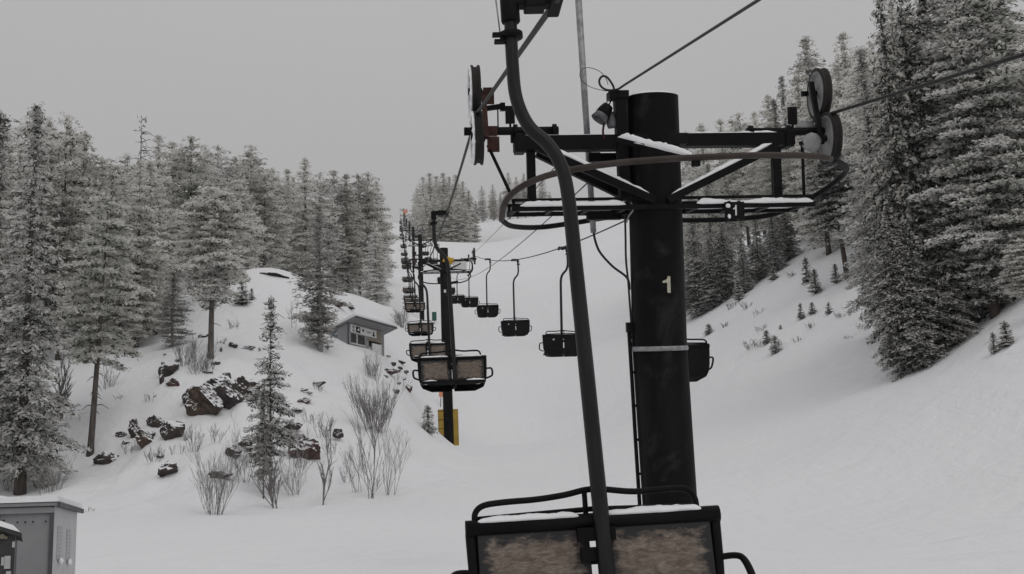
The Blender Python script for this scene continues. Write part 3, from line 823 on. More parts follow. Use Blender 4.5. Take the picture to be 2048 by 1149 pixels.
for (x0, y0, x1, y1) in ((-.50, .0, -.50, .62), (-.50, .62, .50, .62), (.50, .62, .50, .0)):
    b.beam((x0, y0, zb2 + 1.15), (x1, y1, zb2 + 1.15), .16, 2.1, M['pad'])
b.box((-.37, -.02, zb2 + 1.15), (.30, .14, 2.1), M['pad']); b.box((.37, -.02, zb2 + 1.15), (.30, .14, 2.1), M['pad'])
for zz in (.35, .85, 1.35, 1.85):
    b.box((-.505, .28, zb2 + .25 + zz), (.17, .60, .05), M['black']); b.box((-.37, -.03, zb2 + .25 + zz), (.26, .14, .04), M['black'])
part2('base_pad', b, bevel=.012)
# top tower sign
b = MB(); b.box((1.0, -.3, -1.0), (2.2, .06, 2.0), M['orange']); b.box((.5, -.3, -3.0), (1.1, .06, 1.1), M['yellow'])
b.build('orange_sign', tops[4], 0, (0, 0, TL[7]))

# ------------------------------------------------------------------ haul ropes
def loc(i, x, y, z):
    return TW[i]['M'] @ Vector((x, y, z))
def span(a, b, sag, n=24):
    return [a.lerp(b, k / n) - Vector((0, 0, 4 * sag * (k / n) * (1 - k / n))) for k in range(n + 1)]
def rope_path(sx):
    z0 = .295 if sx < 0 else .25
    near = P(1106, 11, 5.87) if sx < 0 else P(2040, 112, .694 * 12.3)
    A = loc(0, sx * HG, 0, z0)
    start = near + (near - A).normalized() * (13.0 if sx < 0 else 10.0)
    pts = [start, near, A]
    seg = []
    for i in range(len(TW) - 1):
        a = loc(i, sx * HG, 0, z0); b = loc(i + 1, sx * HG, 0, .27)
        Lh = (b - a).length
        sag = (SAGL if sx < 0 else SAGR) if i == 0 else Lh * .022
        sp = span(a, b, sag, 40 if i == 0 else 16)
        pts += sp[1:]
    return pts
def fit_sag(a, b, px, py):
    best = (1e9, 0)
    for k in range(500):
        q = min((abs(proj(p)[0] - px), proj(p)[1]) for p in span(a, b, k * .02, 300))
        if abs(q[1] - py) < best[0]: best = (abs(q[1] - py), k * .02)
    return best[1]
SAGL = fit_sag(loc(0, -HG, 0, .295), loc(1, -HG, 0, .27), 851, 530)
SAGR = fit_sag(loc(0, HG, 0, .25), loc(1, HG, 0, .27), 1025, 521)
print('SAG', SAGL, SAGR)
RL = rope_path(-1); RR = rope_path(1)
def rope(pts, label):
    b = MB(); rs = [.0135 if proj(p)[2] < 30 else .0135 + .00006 * (proj(p)[2] - 30) for p in pts]
    b.tube(pts, .0165, M['rope'], 8)
    o = b.build('haul_rope'); tag(o, label, 'steel rope', 'haul ropes of the chairlift'); return o
rope(RL, 'dark steel rope carrying the wooden backed chairs down the left side')
rope(RR, 'dark steel rope on the right sheaves carrying black backed chairs uphill')
def along(pts, dist):
    """point and direction at run distance from the rope point over tower 1 (index 2)"""
    if dist < 0:
        d = (pts[1] - pts[2]).normalized(); return pts[2] + d * (-dist), -d
    i = 2
    while i < len(pts) - 1:
        l = (pts[i + 1] - pts[i]).length
        if dist <= l: return pts[i].lerp(pts[i + 1], dist / l), (pts[i + 1] - pts[i]).normalized()
        dist -= l; i += 1
    return None, None

# communication lines
def line_fit(a, b, px, py):
    best = (1e9, 0)
    for k in range(500):
        s_ = k * .02
        q = min((abs(proj(p)[0] - px), proj(p)[1]) for p in span(a, b, s_, 200))
        if abs(q[1] - py) < best[0]: best = (abs(q[1] - py), s_)
    return span(a, b, best[1], 40)
def wire(name, pts, r, label, cat, mat=M['cable'], group=None):
    b = MB(); b.tube(pts, r, mat, 8); o = b.build(name); tag(o, label, cat, group); return o
wire('signal_line', line_fit(T1M @ LP(1178, 258, .30), loc(1, 1.62, 0, .35), 1040, 413), .0075, 'thin black line running from the lamp mast to the yellow padded tower\'s sheaves', 'cable', group='thin lines between the first two towers')
wire('signal_line', line_fit(T1M @ LP(1190, 352, .30), loc(1, .3, -.3, -1.0), 1025, 500), .0075, 'thin black line running low below the hoop to the yellow padded tower', 'cable', group='thin lines between the first two towers')
tip = T1M @ LP(1232, 181, -.06)
far_ = P(1524, -4, 7.4)
dr = (far_ - tip).normalized()
loop = [T1M @ LP(x, y, -.06) for x, y in ((1230,196),(1228,178),(1224,168),(1214,155),(1205,153),(1199,160),(1200,170),(1208,178),(1220,181))]
pts = smooth_path(loop + [tip + dr * .10, tip + dr * .5, tip + dr * 2.0, far_, far_ + dr * 7.0], 6)
wire('looped_cable', pts, .0115, 'black cable ending in a loop at the first tower\'s top, rising to the upper right', 'cable')
cl = smooth_path([T1M @ LP(x, y, -.03) for x, y in ((1232,183),(1210,182),(1180,174),(1163,160),(1160,147),(1168,137),(1185,137),(1203,146),(1213,160),(1216,170))], 5)
wire('wire_coil', cl, .0035, 'thin wire coil hanging out beside the looped cable end', 'wire')

# ------------------------------------------------------------------ chairs
def chair_parts():
    out = []
    g = MB()
    g.box((0, 0, 0), (.06, .20, .065), M['black']); g.beam((.02, 0, .01), (-.245, 0, .01), .075, .06, M['black']); g.box((-.10, 0, .005), (.10, .10, .085), M['black'])
    g.tube([(-.22, 0, .04), (-.22, 0, -.10)], .046, M['black'], 12)
    out.append(('grip', g, .008, []))
    h = MB()
    pth = smooth_path([(-.22, 0, -.05), (-.225, 0, -.30), (-.218, 0, -.48), (-.17, 0, -.62), (-.085, 0, -.715), (-.03, 0, -.82), (-.006, 0, -.97), (.004, -.005, -1.3), (.020, -.03, -2.1), (.028, -.055, -2.6), (.032, -.07, -2.97)], 7)
    h.tube(pth, [.031 + .005 * min(1, max(0, (-p.z - .3) / 1.5)) for p in pth], M['hanger'], 16)
    out.append(('hanger', h, 0, []))
    c = MB()
    c.lathe([(-.012, .03), (-.012, .056), (.012, .056), (.012, .03)], M['black'], 'z', (-.222, 0, -.165), 14); c.box((-.275, 0, -.16), (.075, .035, .014), M['black'])
    c.box((-.275, 0, -.195), (.06, .035, .014), M['black']); c.box((-.255, 0, -.178), (.02, .03, .05), M['black']); c.tube([(-.275, 0, -.15), (-.285, 0, .02)], .004, M['galv'], 6)
    out.append(('hanger_clamp', c, 0, []))
    zt = -2.47
    f = MB()
    f.tube([(-.575, .02, zt), (.575, .02, zt)], .042, M['black'], 12)
    for sx in (-1, 1):
        f.tube(smooth_path([(sx * .555, .02, zt - .02), (sx * .548, .0, zt - .25), (sx * .535, -.02, zt - .42), (sx * .50, -.10, zt - .50), (sx * .49, -.42, zt - .53)], 5), .024, M['black'], 10)
    f.beam((-.5, -.035, zt - .44), (.5, -.035, zt - .44), .05, .04, M['black'])
    f.box((0, -.03, zt - .06), (.17, .05, .07), M['black']); f.box((-.025, -.03, zt - .16), (.10, .04, .07), M['black'])
    f.box((0, -.05, zt - .46), (.12, .08, .10), M['black'])
    out.append(('back_frame', f, 0, []))
    for sx in (-1, 1):
        p = MB(); xa, xb = (-.525, -.030) if sx < 0 else (.035, .525)
        rot = Matrix.Rotation(R(-5), 3, 'X')
        p.box(((xa + xb) / 2, -.012, zt - .235), (xb - xa, .022, .42), M['wood'], rot)
        out.append(('back_panel', p, .004, []))
    k = MB()
    # black back shell with rounded lower corners: two half shells that leave the slot by the hanger open
    w_, hh, rr = .545, .56, .19
    def half(sgn):
        e = .018 if sgn > 0 else .024
        o_ = [(e, -hh)] + [(w_ - rr + rr * math.cos(R(a)), -hh + rr + rr * math.sin(R(a))) for a in range(-90, 1, 15)]
        o_ += [(w_, -.03), (w_ - .03, 0), (e, 0)]
        rows = sorted(set([0.0] + [-hh * q / 8 for q in range(9)]), reverse=True)
        def width(z):
            if z > -hh + rr: return w_ - (.03 if z > -.001 else 0)
            t = (-hh + rr - z) / rr
            return w_ - rr + rr * math.sqrt(max(0, 1 - t * t))
        vs = []
        for z in rows:
            y0 = .040 - .045 * (z / -hh) - .09 * max(0, (-z - .38) / .16) ** 2
            for x in (e, width(z)):
                vs.append((x * sgn, y0 - .014, zt + z)); vs.append((x * sgn, y0, zt + z))
        fs = []
        for r_ in range(len(rows) - 1):
            a = r_ * 4; b = a + 4
            fs += [(a, a + 2, b + 2, b), (a + 1, b + 1, b + 3, a + 3), (a + 2, a + 3, b + 3, b + 2), (a, b, b + 1, a + 1)]
        l = (len(rows) - 1) * 4
        fs += [(0, 1, 3, 2), (l, l + 2, l + 3, l + 1)]
        if sgn < 0: fs = [tuple(reversed(q)) for q in fs]
        k.add(vs, fs, M['black'])
    half(1); half(-1)
    for zz, hz in ((-.045, .07), (-.155, .05), (-.42, .17)): k.box((-.015, .015, zt + zz), (.09, .03, hz), M['black'])
    out.append(('back_shell', k, 0, []))
    mk = MB(); mk.lathe([(0, 0), (0, .026), (.006, .026), (.006, 0)], M['white'], 'y', (.27, .036, zt - .12), 12)
    out.append(('reflector', mk, 0, []))
    s = MB()
    rot = Matrix.Rotation(R(6), 3, 'X')
    s.box((0, -.25, zt - .505), (1.04, .44, .045), M['black'], rot)
    out.append(('seat', s, .012, []))
    u = MB()
    for sx in (-1, 1):
        u.tube(smooth_path([(sx * .04, -.10, zt - .53), (sx * .04, -.44, zt - .56), (sx * .10, -.50, zt - .575), (sx * .38, -.50, zt - .57), (sx * .45, -.44, zt - .54), (sx * .46, -.2, zt - .50)], 5), .02, M['black'], 8)
    out.append(('seat_frame', u, 0, []))
    for sx in (-1, 1):
        a = MB()
        a.tube(smooth_path([(sx * .545, .0, zt - .22), (sx * .62, -.03, zt - .215), (sx * .648, -.07, zt - .24), (sx * .652, -.16, zt - .33), (sx * .63, -.22, zt - .40), (sx * .53, -.24, zt - .45)], 6), .017, M['black'], 8)
        out.append(('armrest', a, 0, []))
    r = MB()
    pts = [(-.53, .03, zt + .02)] + [(-.528, .035, zt + .07), (-.49, .04, zt + .102), (-.40, .04, zt + .112), (-.25, .04, zt + .116), (-.12, .04, zt + .128), (-.02, .03, zt + .145), (.06, .03, zt + .142),
           (.2, .04, zt + .125), (.36, .04, zt + .128), (.44, .04, zt + .122), (.475, .035, zt + .08), (.478, .03, zt + .02)]
    r.tube(smooth_path(pts, 5), .014, M['black'], 10); r.tube([(-.53, .05, zt + .045), (0, .05, zt + .06), (.478, .05, zt + .045)], .012, M['black'], 8); r.tube([(-.03, .03, zt + .145), (-.03, .03, zt + .02)], .012, M['black'], 8)
    out.append(('restraint_bar', r, 0, []))
    q = MB(); snow_strip(q, (-.53, .012, zt + .030), (-.06, .012, zt + .030), .055, .030, 3, 18); snow_strip(q, (.045, .012, zt + .030), (.50, .012, zt + .030), .055, .034, 9, 18)
    out.append(('snow_on_back', q, 0, []))
    q = MB(); q.blob((.36, -.2, zt - .485), (.15, .12, .05), M['snow'], 11, .35, n=8); out.append(('snow_on_seat', q, 0, []))
    q = MB(); q.blob((-.38, -.2, zt - .488), (.14, .12, .04), M['snow'], 14, .35, n=8)
    out.append(('snow_on_seat', q, 0, []))
    for nm, mb, _b, _c in out:
        if nm not in ('grip', 'hanger', 'hanger_clamp'): mb.v = [(v[0] * .985, v[1], zt + (v[2] - zt) * (.84 if v[2] < zt and nm != 'back_shell' else 1)) for v in mb.v]
    return out

PARTS = chair_parts()
chair0 = empty('lift_chair', Vector((0, 0, 0)))
for nm, mb, bv, _ in PARTS:
    kid(chair0, mb.build(nm, chair0, bv))
far_mb = MB()
for nm, mb, bv, _ in PARTS:
    if nm not in ('hanger_clamp', 'reflector'): far_mb.merge(mb)
far_obj = None
lump = MB(); lump.blob((-.14, -.16, -2.87), (.16, .12, .05), M['snow'], 4, .35, n=10); lump.build('snow_on_seat', chair0)
lump = MB(); lump.blob((.115, -.17, -2.855), (.10, .12, .125), M['snow'], 7, .3, n=10); lump.build('snow_lump', chair0)
used0 = False
FACE = math.atan2(-U.x, U.y)
def chair(pts, dist, uphill, label, swing=0.0, far=False, yaw=0.0):
    global used0, far_obj
    p, d = along(pts, dist)
    if p is None: return
    m = Matrix.Translation(p) @ Matrix.Rotation(FACE + yaw + (math.pi if uphill else 0), 4, 'Z') @ Matrix.Rotation(swing, 4, 'Y')
    if far:
        if far_obj is None:
            o = far_mb.build('lift_chair'); far_obj = o
        else:
            o = far_obj.copy(); col.objects.link(o)
    elif not used0:
        o = chair0; used0 = True
    else:
        o = copy_tree(chair0)
    o.matrix_world = m
    tag(o, label, 'lift chair', 'black chairs going up the right line' if uphill else 'wooden backed chairs coming down the left line')
    return o

def dist_at(pts, depth):
    """run distance along the rope at which the camera depth is reached"""
    lo, hi = -11.0, 600.0
    for _ in range(50):
        mid = (lo + hi) / 2; p, _d = along(pts, mid)
        if p is None or proj(p)[2] > depth: hi = mid
        else: lo = mid
    return lo
chair(RL, dist_at(RL, 5.80), False, 'big double chair in front of the numbered tower, worn wooden back panels, seen closest', swing=R(-1.25))
near_l = ['wooden backed double chair in front of the yellow padded tower, swirling grain on its panels', 'second wooden backed chair, half behind the yellow padded tower\'s pole',
          'small wooden backed chair left of the green sheet, before the slim tower', 'small dark wooden backed chair directly above the one beside the green sheet']
for k, dp in enumerate((20.2, 36.0, 52.0, 67.0)):
    chair(RL, dist_at(RL, dp), False, near_l[k], swing=R((-.3, .4, -.5, .3)[k]))
near_r = ['black backed chair mostly hidden behind the numbered tower\'s pole', 'black backed chair just left of the nearest chair\'s long hanger', 'black backed chair hanging free at the lowest sag of the rope',
          'black backed chair smaller than the one at the sag, next up the line', 'small black backed chair between the bigger ones and the yellow padded tower', 'smallest clear black backed chair, right beside the yellow padded tower']
for k, dp in enumerate((20.1, 33.4, 47.4, 62.0, 77.5, 94.0)):
    chair(RR, dist_at(RR, dp), True, near_r[k], swing=R((.3, -.4, .4, .2, -.3, .2)[k]))
for k in range(30):
    dp = 81.5 + 15 * k
    chair(RL, dist_at(RL, dp), False, 'tiny chair in the tight column of chairs up the left line', far=True)
for k in range(26):
    dp = 110.0 + 15.5 * k
    chair(RR, dist_at(RR, dp), True, 'tiny dark chair far up the right line beyond the yellow padded tower', far=True)

# ------------------------------------------------------------------ trees
def mesh_from_arrays(name, V, F4, tint, mats):
    me = bpy.data.meshes.new(name)
    me.vertices.add(len(V)); me.vertices.foreach_set('co', V.astype(np.float32).ravel())
    nq = len(F4)
    me.loops.add(nq * 4); me.loops.foreach_set('vertex_index', F4.astype(np.int32).ravel())
    me.polygons.add(nq); me.polygons.foreach_set('loop_start', np.arange(0, nq * 4, 4, dtype=np.int32))
    me.update(calc_edges=True)
    at = me.attributes.new('tint', 'FLOAT_COLOR', 'FACE')
    at.data.foreach_set('color', np.hstack([tint, np.ones((nq, 1))]).astype(np.float32).ravel())
    for m in mats: me.materials.append(m)
    return me

def unit(a):
    return a / np.maximum(np.linalg.norm(a, axis=-1, keepdims=True), 1e-9)

def crown_mesh(name, H, z0, Rm, prof, wsp, nbr, rise, droop, seed, cl=0.2, bl=0.30, bw=0.07, frost=0.55, fcol=(.30, .62), ncol=(.020, .055), pads=0.3, side=0.42, inner=.10, nb=7, gap=0.0, tilt=0.75, pad=None):
    g = np.random.default_rng(seed)
    cen = []; dirs = []; out = []
    z = z0
    lobes = g.uniform(0, 6.28, 4)
    while z < H - .15:
        u = (z - z0) / (H - z0)
        k = max(4, int(round(nbr * (1 - .40 * u))))
        a0 = g.uniform(0, 6.28)
        for b in range(k):
            if g.uniform() < gap: continue
            az = a0 + 6.283 * b / k + g.normal(0, .25)
            L = Rm * prof(u) * g.uniform(.68, 1.18) * (1 + .16 * math.sin(az * 2 + lobes[0] + z * .9) + .10 * math.sin(az * 3 + lobes[1] - z * 1.7))
            L = max(L, .16)
            n = max(2, int(L / cl))
            t = np.linspace(inner, 1, n)
            d = np.array([math.cos(az), math.sin(az)])
            zz = z + g.normal(0, wsp * .4) + L * (rise * t - droop * t ** 2 + (.10 * t ** 4))
            pts = np.stack([d[0] * L * t, d[1] * L * t, zz], 1)
            dz = L * (rise - 2 * droop * t + .4 * t ** 3)
            tang = unit(np.stack([d[0] * L * np.ones(n), d[1] * L * np.ones(n), dz], 1))
            cen.append(pts); dirs.append(tang); out.append(t)
            perp = np.array([-d[1], d[0], 0.0])
            for i in range(n):
                w_ = side * L * (1 - .78 * t[i]) * min(1, t[i] * 2.2 + .1)
                m = int(w_ / cl)
                for sgn in (-1, 1):
                    for j in range(1, m + 1):
                        q = pts[i] + perp * (sgn * j * cl) + tang[i] * (j * cl * .55) + np.array([0, 0, -.06 * j * cl * 2 + g.normal(0, .03)])
                        cen.append(q[None]); dirs.append(unit((tang[i] * .65 + perp * sgn * .8))[None]); out.append(np.array([min(1, t[i] + j * cl / max(L, .3))]))
        z += wsp * g.uniform(.7, 1.3) * (1.0 if u < .72 else .62)
    # leader
    cen.append(np.stack([np.zeros(5), np.zeros(5), np.linspace(H - .4, H - .1, 5)], 1)); dirs.append(np.tile([0, 0, 1.0], (5, 1))); out.append(np.ones(5))
    C = np.concatenate(cen); D = np.concatenate(dirs); O = np.concatenate(out)
    n = len(C)
    Vs = []; T = []
    clump_f = np.clip(g.normal(0, .18, n), -.4, .4)
    for k in range(nb):
        isf = g.uniform(size=n) < np.clip(frost + clump_f + .18 * (O - .6), .03, .97)
        top = (k % 2 == 0)
        c = C + g.normal(0, 1, (n, 3)) * np.array([.45, .45, .22]) * cl + np.where(isf, .03, -.035)[:, None] * np.array([0, 0, 1.0])
        ax = unit(D + g.normal(0, .45, (n, 3)))
        wv = np.cross(ax, np.array([0, 0, 1.0])); wv = unit(wv + g.normal(0, tilt, (n, 3)))
        l = bl * g.uniform(.65, 1.25, n) * np.where(isf, .9, 1.05)
        w2 = bw * g.uniform(.7, 1.35, n) * np.where(isf, 1.35, 1.0)
        big = isf & (g.uniform(size=n) < pads)
        w2 = np.where(big, w2 * 1.35, w2)
        a = c - ax * (l * .5)[:, None]; b = c + ax * (l * .5)[:, None]
        nrm = np.cross(ax, wv)
        mid = c + nrm * (l * .10)[:, None]
        Vs.append(np.stack([a, mid + wv * w2[:, None], b, mid - wv * w2[:, None]], 1))
        fr = g.uniform(*fcol, n); fr = np.where(big, np.maximum(fr, fcol[1] * .95), fr)
        nn = g.uniform(*ncol, n)
        cf = np.stack([fr * 1.0, fr * .995, fr * .985], 1)
        cn_ = np.stack([nn * .92, nn * 1.0, nn * .78], 1)
        T.append(np.where(isf[:, None], cf, cn_))
    if pad:
        pp, pl, pw, ph = pad
        sel = g.uniform(size=n) < pp * (.35 + .8 * O)
        c = C[sel] + g.normal(0, 1, (sel.sum(), 3)) * cl * np.array([.3, .3, .15]) + np.array([0, 0, .03]); m = len(c)
        ax = D[sel] + g.normal(0, .30, (m, 3)); ax[:, 2] *= .8; ax = unit(ax)
        wv = unit(np.cross(ax, np.array([0, 0, 1.0]))); up = np.cross(wv, ax)
        l = (pl * g.uniform(.55, 1.3, m))[:, None] / 2; w2 = (pw * g.uniform(.7, 1.3, m))[:, None]; h = (ph * g.uniform(.6, 1.4, m))[:, None]
        r0 = c - ax * l * .55 + up * h; r1 = c + ax * l * .55 + up * h * .8
        e0 = c - ax * l; e1_ = c + ax * l
        for sg in (-1, 1):
            Vs.append(np.stack([e0 + wv * w2 * sg * .35, e1_ + wv * w2 * sg * .35 - up * h * .2, r1 + wv * w2 * sg * .2, r0 + wv * w2 * sg * .2], 1)); 
            Vs.append(np.stack([e0 + wv * w2 * sg * .35, e0 * .3 + e1_ * .7 + wv * w2 * sg - up * h * .3, r1, r0], 1))
            for _ in range(2):
                fr = g.uniform(fcol[1] * .9, min(.85, fcol[1] * 1.12), m); T.append(np.stack([fr * .995, fr * .99, fr * .98], 1))
    V = np.concatenate(Vs).reshape(-1, 3); T = np.concatenate(T)
    F = np.arange(len(V)).reshape(-1, 4)
    return mesh_from_arrays(name, V, F, T, [M['foliage']])

def trunk_mesh(name, H, r0, seed, mat, stubs=0, z0=0, bend=.12, limb=1.0, droop=.15):
    g = random.Random(seed)
    mb = MB()
    pts = []; rs = []
    a = g.uniform(0, 6.28); b = g.uniform(-bend, bend)
    for i in range(15):
        f = i / 14
        pts.append((math.cos(a) * b * math.sin(f * 3.1) * .8, math.sin(a) * b * math.sin(f * 3.1 + .3) * .8 - math.sin(a) * b * math.sin(.3) * .8, f * H * .985 - .25 * (1 - f)))
        rs.append(r0 * ((1 - f) ** .85 * .97 + .02) * (1.25 if i == 0 else 1.0))
    mb.tube(pts, rs, mat, 9)
    for k in range(stubs):
        z = g.uniform(z0 * .45, H * .9); az = g.uniform(0, 6.28); L = g.uniform(.3, 1.0) * limb * (1.0 if z > z0 else .8)
        d = Vector((math.cos(az), math.sin(az), 0))
        p0 = Vector((0, 0, z)); r = .012 + r0 * .10
        mb.tube([p0, p0 + d * L * .5 + Vector((0, 0, .06 * L)), p0 + d * L + Vector((0, 0, -droop * L))], [r, r * .7, r * .3], mat, 5)
    o = mb.build(name); me = o.data; bpy.data.objects.remove(o); return me

def p_cone(u): return (1 - u) ** .82 * min(1, .55 + u * 4) + .03
def p_narrow(u): return max(.13, min(1.0, (1 - u) * 1.8) ** .70 * min(1, .6 + u * 3))
def p_round(u): return max(.10, math.sin(math.pi * (0.16 + .80 * u)) ** .7) if u < .97 else .15
def p_dome(u): return max(.22, min(1.0, (1 - u) * 2.7) ** .55 * min(1, .45 + u * 2.6))

KIND = {}
def kind(k, H, n, trunk, **kw):
    z0f, r0, mat, stubs = trunk
    KIND[k] = (H, [(crown_mesh('crown', H, H * z0f, seed=11 * len(KIND) + v * 101 + 3, **kw), trunk_mesh('trunk', H, r0, len(KIND) * 7 + v, M[mat], stubs, H * z0f, droop=.2)) for v in range(n)])
# frosted forest pines
kind('frost_pine', 12, 3, (.06, .15, 'bark', 30), Rm=1.75, prof=p_narrow, wsp=.31, nbr=7, rise=.22, droop=.42, cl=.23, bl=.24, bw=.032, frost=.87, fcol=(.58, .88), ncol=(.06, .14), nb=9)
kind('dome_pine', 12, 3, (.14, .16, 'bark', 30), Rm=2.1, prof=p_dome, wsp=.42, nbr=6, rise=.30, droop=.36, cl=.23, bl=.24, bw=.034, frost=.81, fcol=(.52, .86), ncol=(.035, .09), gap=.10, nb=9)
# narrow tall spruces
kind('spruce', 15, 2, (.06, .20, 'bark', 10), Rm=1.9, prof=p_cone, wsp=.34, nbr=7, rise=-.02, droop=.46, cl=.24, bl=.24, bw=.025, frost=.66, fcol=(.38, .70), ncol=(.03, .08), pad=(.45, .26, .05, .055), nb=10)
# dark, snow-padded spruces on the right
kind('dark_spruce', 15, 3, (.012, .20, 'bark', 6), Rm=2.1, prof=p_narrow, wsp=.36, nbr=7, rise=-.10, droop=.42, cl=.25, bl=.25, bw=.028, frost=.34, fcol=(.28, .70), ncol=(.022, .06), pad=(.66, .34, .055, .075), nb=9)
# open pines on bare trunks
kind('open_pine', 11, 2, (.36, .15, 'pine_bark', 34), Rm=1.9, prof=p_round, wsp=.40, nbr=6, rise=.14, droop=.42, cl=.20, bl=.25, bw=.032, frost=.88, fcol=(.52, .84), ncol=(.05, .12), gap=.14, nb=9)
kind('wide_pine', 9, 2, (.34, .17, 'pine_bark', 26), Rm=2.0, prof=p_round, wsp=.30, nbr=7, rise=.25, droop=.38, cl=.20, bl=.25, bw=.032, frost=.88, fcol=(.54, .86), ncol=(.04, .11), nb=9)
kind('green_pine', 9, 1, (.40, .20, 'bark', 26), Rm=2.1, prof=p_round, wsp=.30, nbr=7, rise=.2, droop=.42, cl=.20, bl=.25, bw=.034, frost=.55, fcol=(.34, .66), ncol=(.025, .06), nb=8)
kind('big_frost', 18, 2, (.05, .2, 'bark', 20), Rm=2.3, prof=p_narrow, wsp=.40, nbr=7, rise=.20, droop=.42, cl=.26, bl=.27, bw=.034, frost=.78, fcol=(.48, .84), ncol=(.03, .08), nb=9, pad=(.3, .3, .06, .06))
# young firs
kind('young_fir', 7, 2, (.20, .075, 'pine_bark', 40), Rm=1.2, prof=p_cone, wsp=.21, nbr=6, rise=-.02, droop=.25, cl=.15, bl=.21, bw=.026, frost=.55, fcol=(.36, .70), ncol=(.03, .07), gap=.08, nb=6)
kind('small_fir', 2.2, 3, (.04, .04, 'bark', 4), Rm=.62, prof=p_cone, wsp=.15, nbr=6, rise=.02, droop=.22, cl=.11, bl=.16, bw=.022, frost=.46, fcol=(.36, .70), ncol=(.025, .06), pad=(.4, .2, .05, .05))
kind('frost_sparse', 8, 1, (.05, .10, 'twig_frost', 60), Rm=.95, prof=p_narrow, wsp=.24, nbr=6, rise=.35, droop=.45, cl=.17, bl=.26, bw=.022, frost=.80, fcol=(.30, .56), ncol=(.05, .1), gap=.2, nb=6)
kind('snag', 9, 1, (.55, .10, 'twig', 70), Rm=.55, prof=p_cone, wsp=.3, nbr=4, rise=.2, droop=.3, cl=.22, bl=.25, bw=.02, frost=.6, fcol=(.15, .3), ncol=(.05, .09), gap=.55, nb=2)

NAMES = dict(big_frost='pine_tree', frost_pine='pine_tree', dome_pine='pine_tree', spruce='spruce_tree', dark_spruce='spruce_tree', open_pine='pine_tree', wide_pine='pine_tree', green_pine='pine_tree',
             young_fir='fir_tree', small_fir='fir_sapling', frost_sparse='frosted_tree', snag='dead_tree')
trng = random.Random(42)
def tree(kd, base, H, label, group=None, wide=1.0, rot=None, tilt=0.0, var=None, cat='tree'):
    h0, vs = KIND[kd]
    cr, tr = vs[trng.randrange(len(vs)) if var is None else var % len(vs)]
    s = H / h0
    m = Matrix.Translation(Vector(base) - Vector((0, 0, .05))) @ Matrix.Rotation(tilt, 4, 'Y') @ Matrix.Rotation(trng.uniform(0, 6.28) if rot is None else rot, 4, 'Z') @ Matrix.Diagonal((s * wide, s * wide, s, 1))
    r = empty(NAMES[kd], m)
    for nm, me in (('trunk', tr), ('crown', cr)):
        o = bpy.data.objects.new(nm, me); col.objects.link(o); o.parent = r
    tag(r, label, cat, group)
    return r

def tree_at(kd, px, py, top_py, label, depth=None, group=None, **kw):
    b = hit(px, py) if depth is None else P(px, py, depth)
    if b is None: return None
    b = Vector((b.x, b.y, ground(b.x, b.y)))
    _, by, d = proj(b)
    H = (by - top_py) * d / FPX / .99
    return tree(kd, b, H, label, group, **kw)

COVER = np.full(1200, 2000.0)      # per 2 px column from px -200: highest spot already covered by nearer trees
def cover_add(px, top, halfw):
    a = int((px - halfw * .55 + 200) / 2); b = int((px + halfw * .55 + 200) / 2)
    for i in range(max(a, 0), min(b + 1, 1200)): COVER[i] = min(COVER[i], top + abs(i * 2 - 200 - px) * 1.2)
def covered(px, top, halfw):
    a = int((px - halfw * .6 + 200) / 2); b = int((px + halfw * .6 + 200) / 2)
    return all(COVER[i] < top + abs(i * 2 - 200 - px) * 1.0 + 4 for i in range(max(a, 0), min(b + 1, 1200)))
def interp(tab, x):
    return float(np.interp(x, [q[0] for q in tab], [q[1] for q in tab]))

# --- trees that stand out on the left
def lt(kd, px, py, top, depth, label, halfw=40, **kw):
    tree_at(kd, px, py, top, label, depth=depth, **kw); cover_add(px, top, halfw)
lt('spruce', 40, 992, 172, 46, 'tall narrow spruce behind the grey shed, snowy shelves and a thick bare trunk foot', 55, wide=1.05, var=0)
lt('spruce', -34, 965, 190, 48, 'tall spruce cut off by the picture\'s left edge beside the shed spruce', 50, wide=1.1, var=1)
lt('dome_pine', 116, 722, 212, 62, 'tall dark trunked pine atop the left snow slope beside the shed spruce', 60, wide=.85, var=0)
lt('open_pine', 180, 912, 372, 50, 'frosted pine on a long bare leaning trunk, lowest on the left snow slope', 50, tilt=R(2.5), var=0, wide=.95)
lt('frost_pine', 272, 700, 303, 66, 'white frosted pine crowned to the ground, right of the leaning bare trunk pine', 55, var=1)
lt('frost_pine', 215, 715, 330, 68, 'frosted pine directly behind the leaning bare trunk pine', 55, var=2)
lt('frost_pine', 146, 716, 470, 66, 'shorter frosted pine left of the leaning trunk, at the top of the snow slope', 40, var=0)
lt('frost_pine', 238, 708, 440, 65, 'shorter frosted pine touching the leaning bare trunk pine\'s right side', 45, var=0)
lt('frost_pine', 312, 690, 400, 69, 'frosted pine between the white one and the short broad pine', 50, var=2)
lt('dome_pine', 75, 735, 330, 61, 'dark pine tucked between the shed spruce and the dark trunked pine', 50, var=2)
lt('frost_sparse', 345, 672, 540, 64, 'thin frosted bushy tree under the broad frosted pines', 40, wide=1.8)
lt('wide_pine', 421, 707, 362, 58, 'broad frosted pine on a bare brown trunk above the big brown boulder', 75, var=0)
lt('wide_pine', 345, 668, 420, 72, 'short broad frosted pine left of the pine above the boulders', 60, var=1, wide=1.1)
tree_at('young_fir', 541, 968, 585, 'slim young fir with thin snowy branches standing among the rocks', depth=42, var=0, wide=.78)
tree_at('young_fir', 527, 985, 770, 'thin young fir pressed against the slim fir among the rocks', depth=41.5, var=1, wide=.7)
tree_at('small_fir', 484, 640, 548, 'small dark fir left of the knoll, under the broad frosted pine', depth=72)
tree_at('small_fir', 503, 640, 575, 'small dark fir with a bare stem on the knoll\'s left side', depth=73)
tree_at('frost_sparse', 640, 688, 400, 'thin grey frosted tree standing beside the hut', depth=66, wide=1.35)
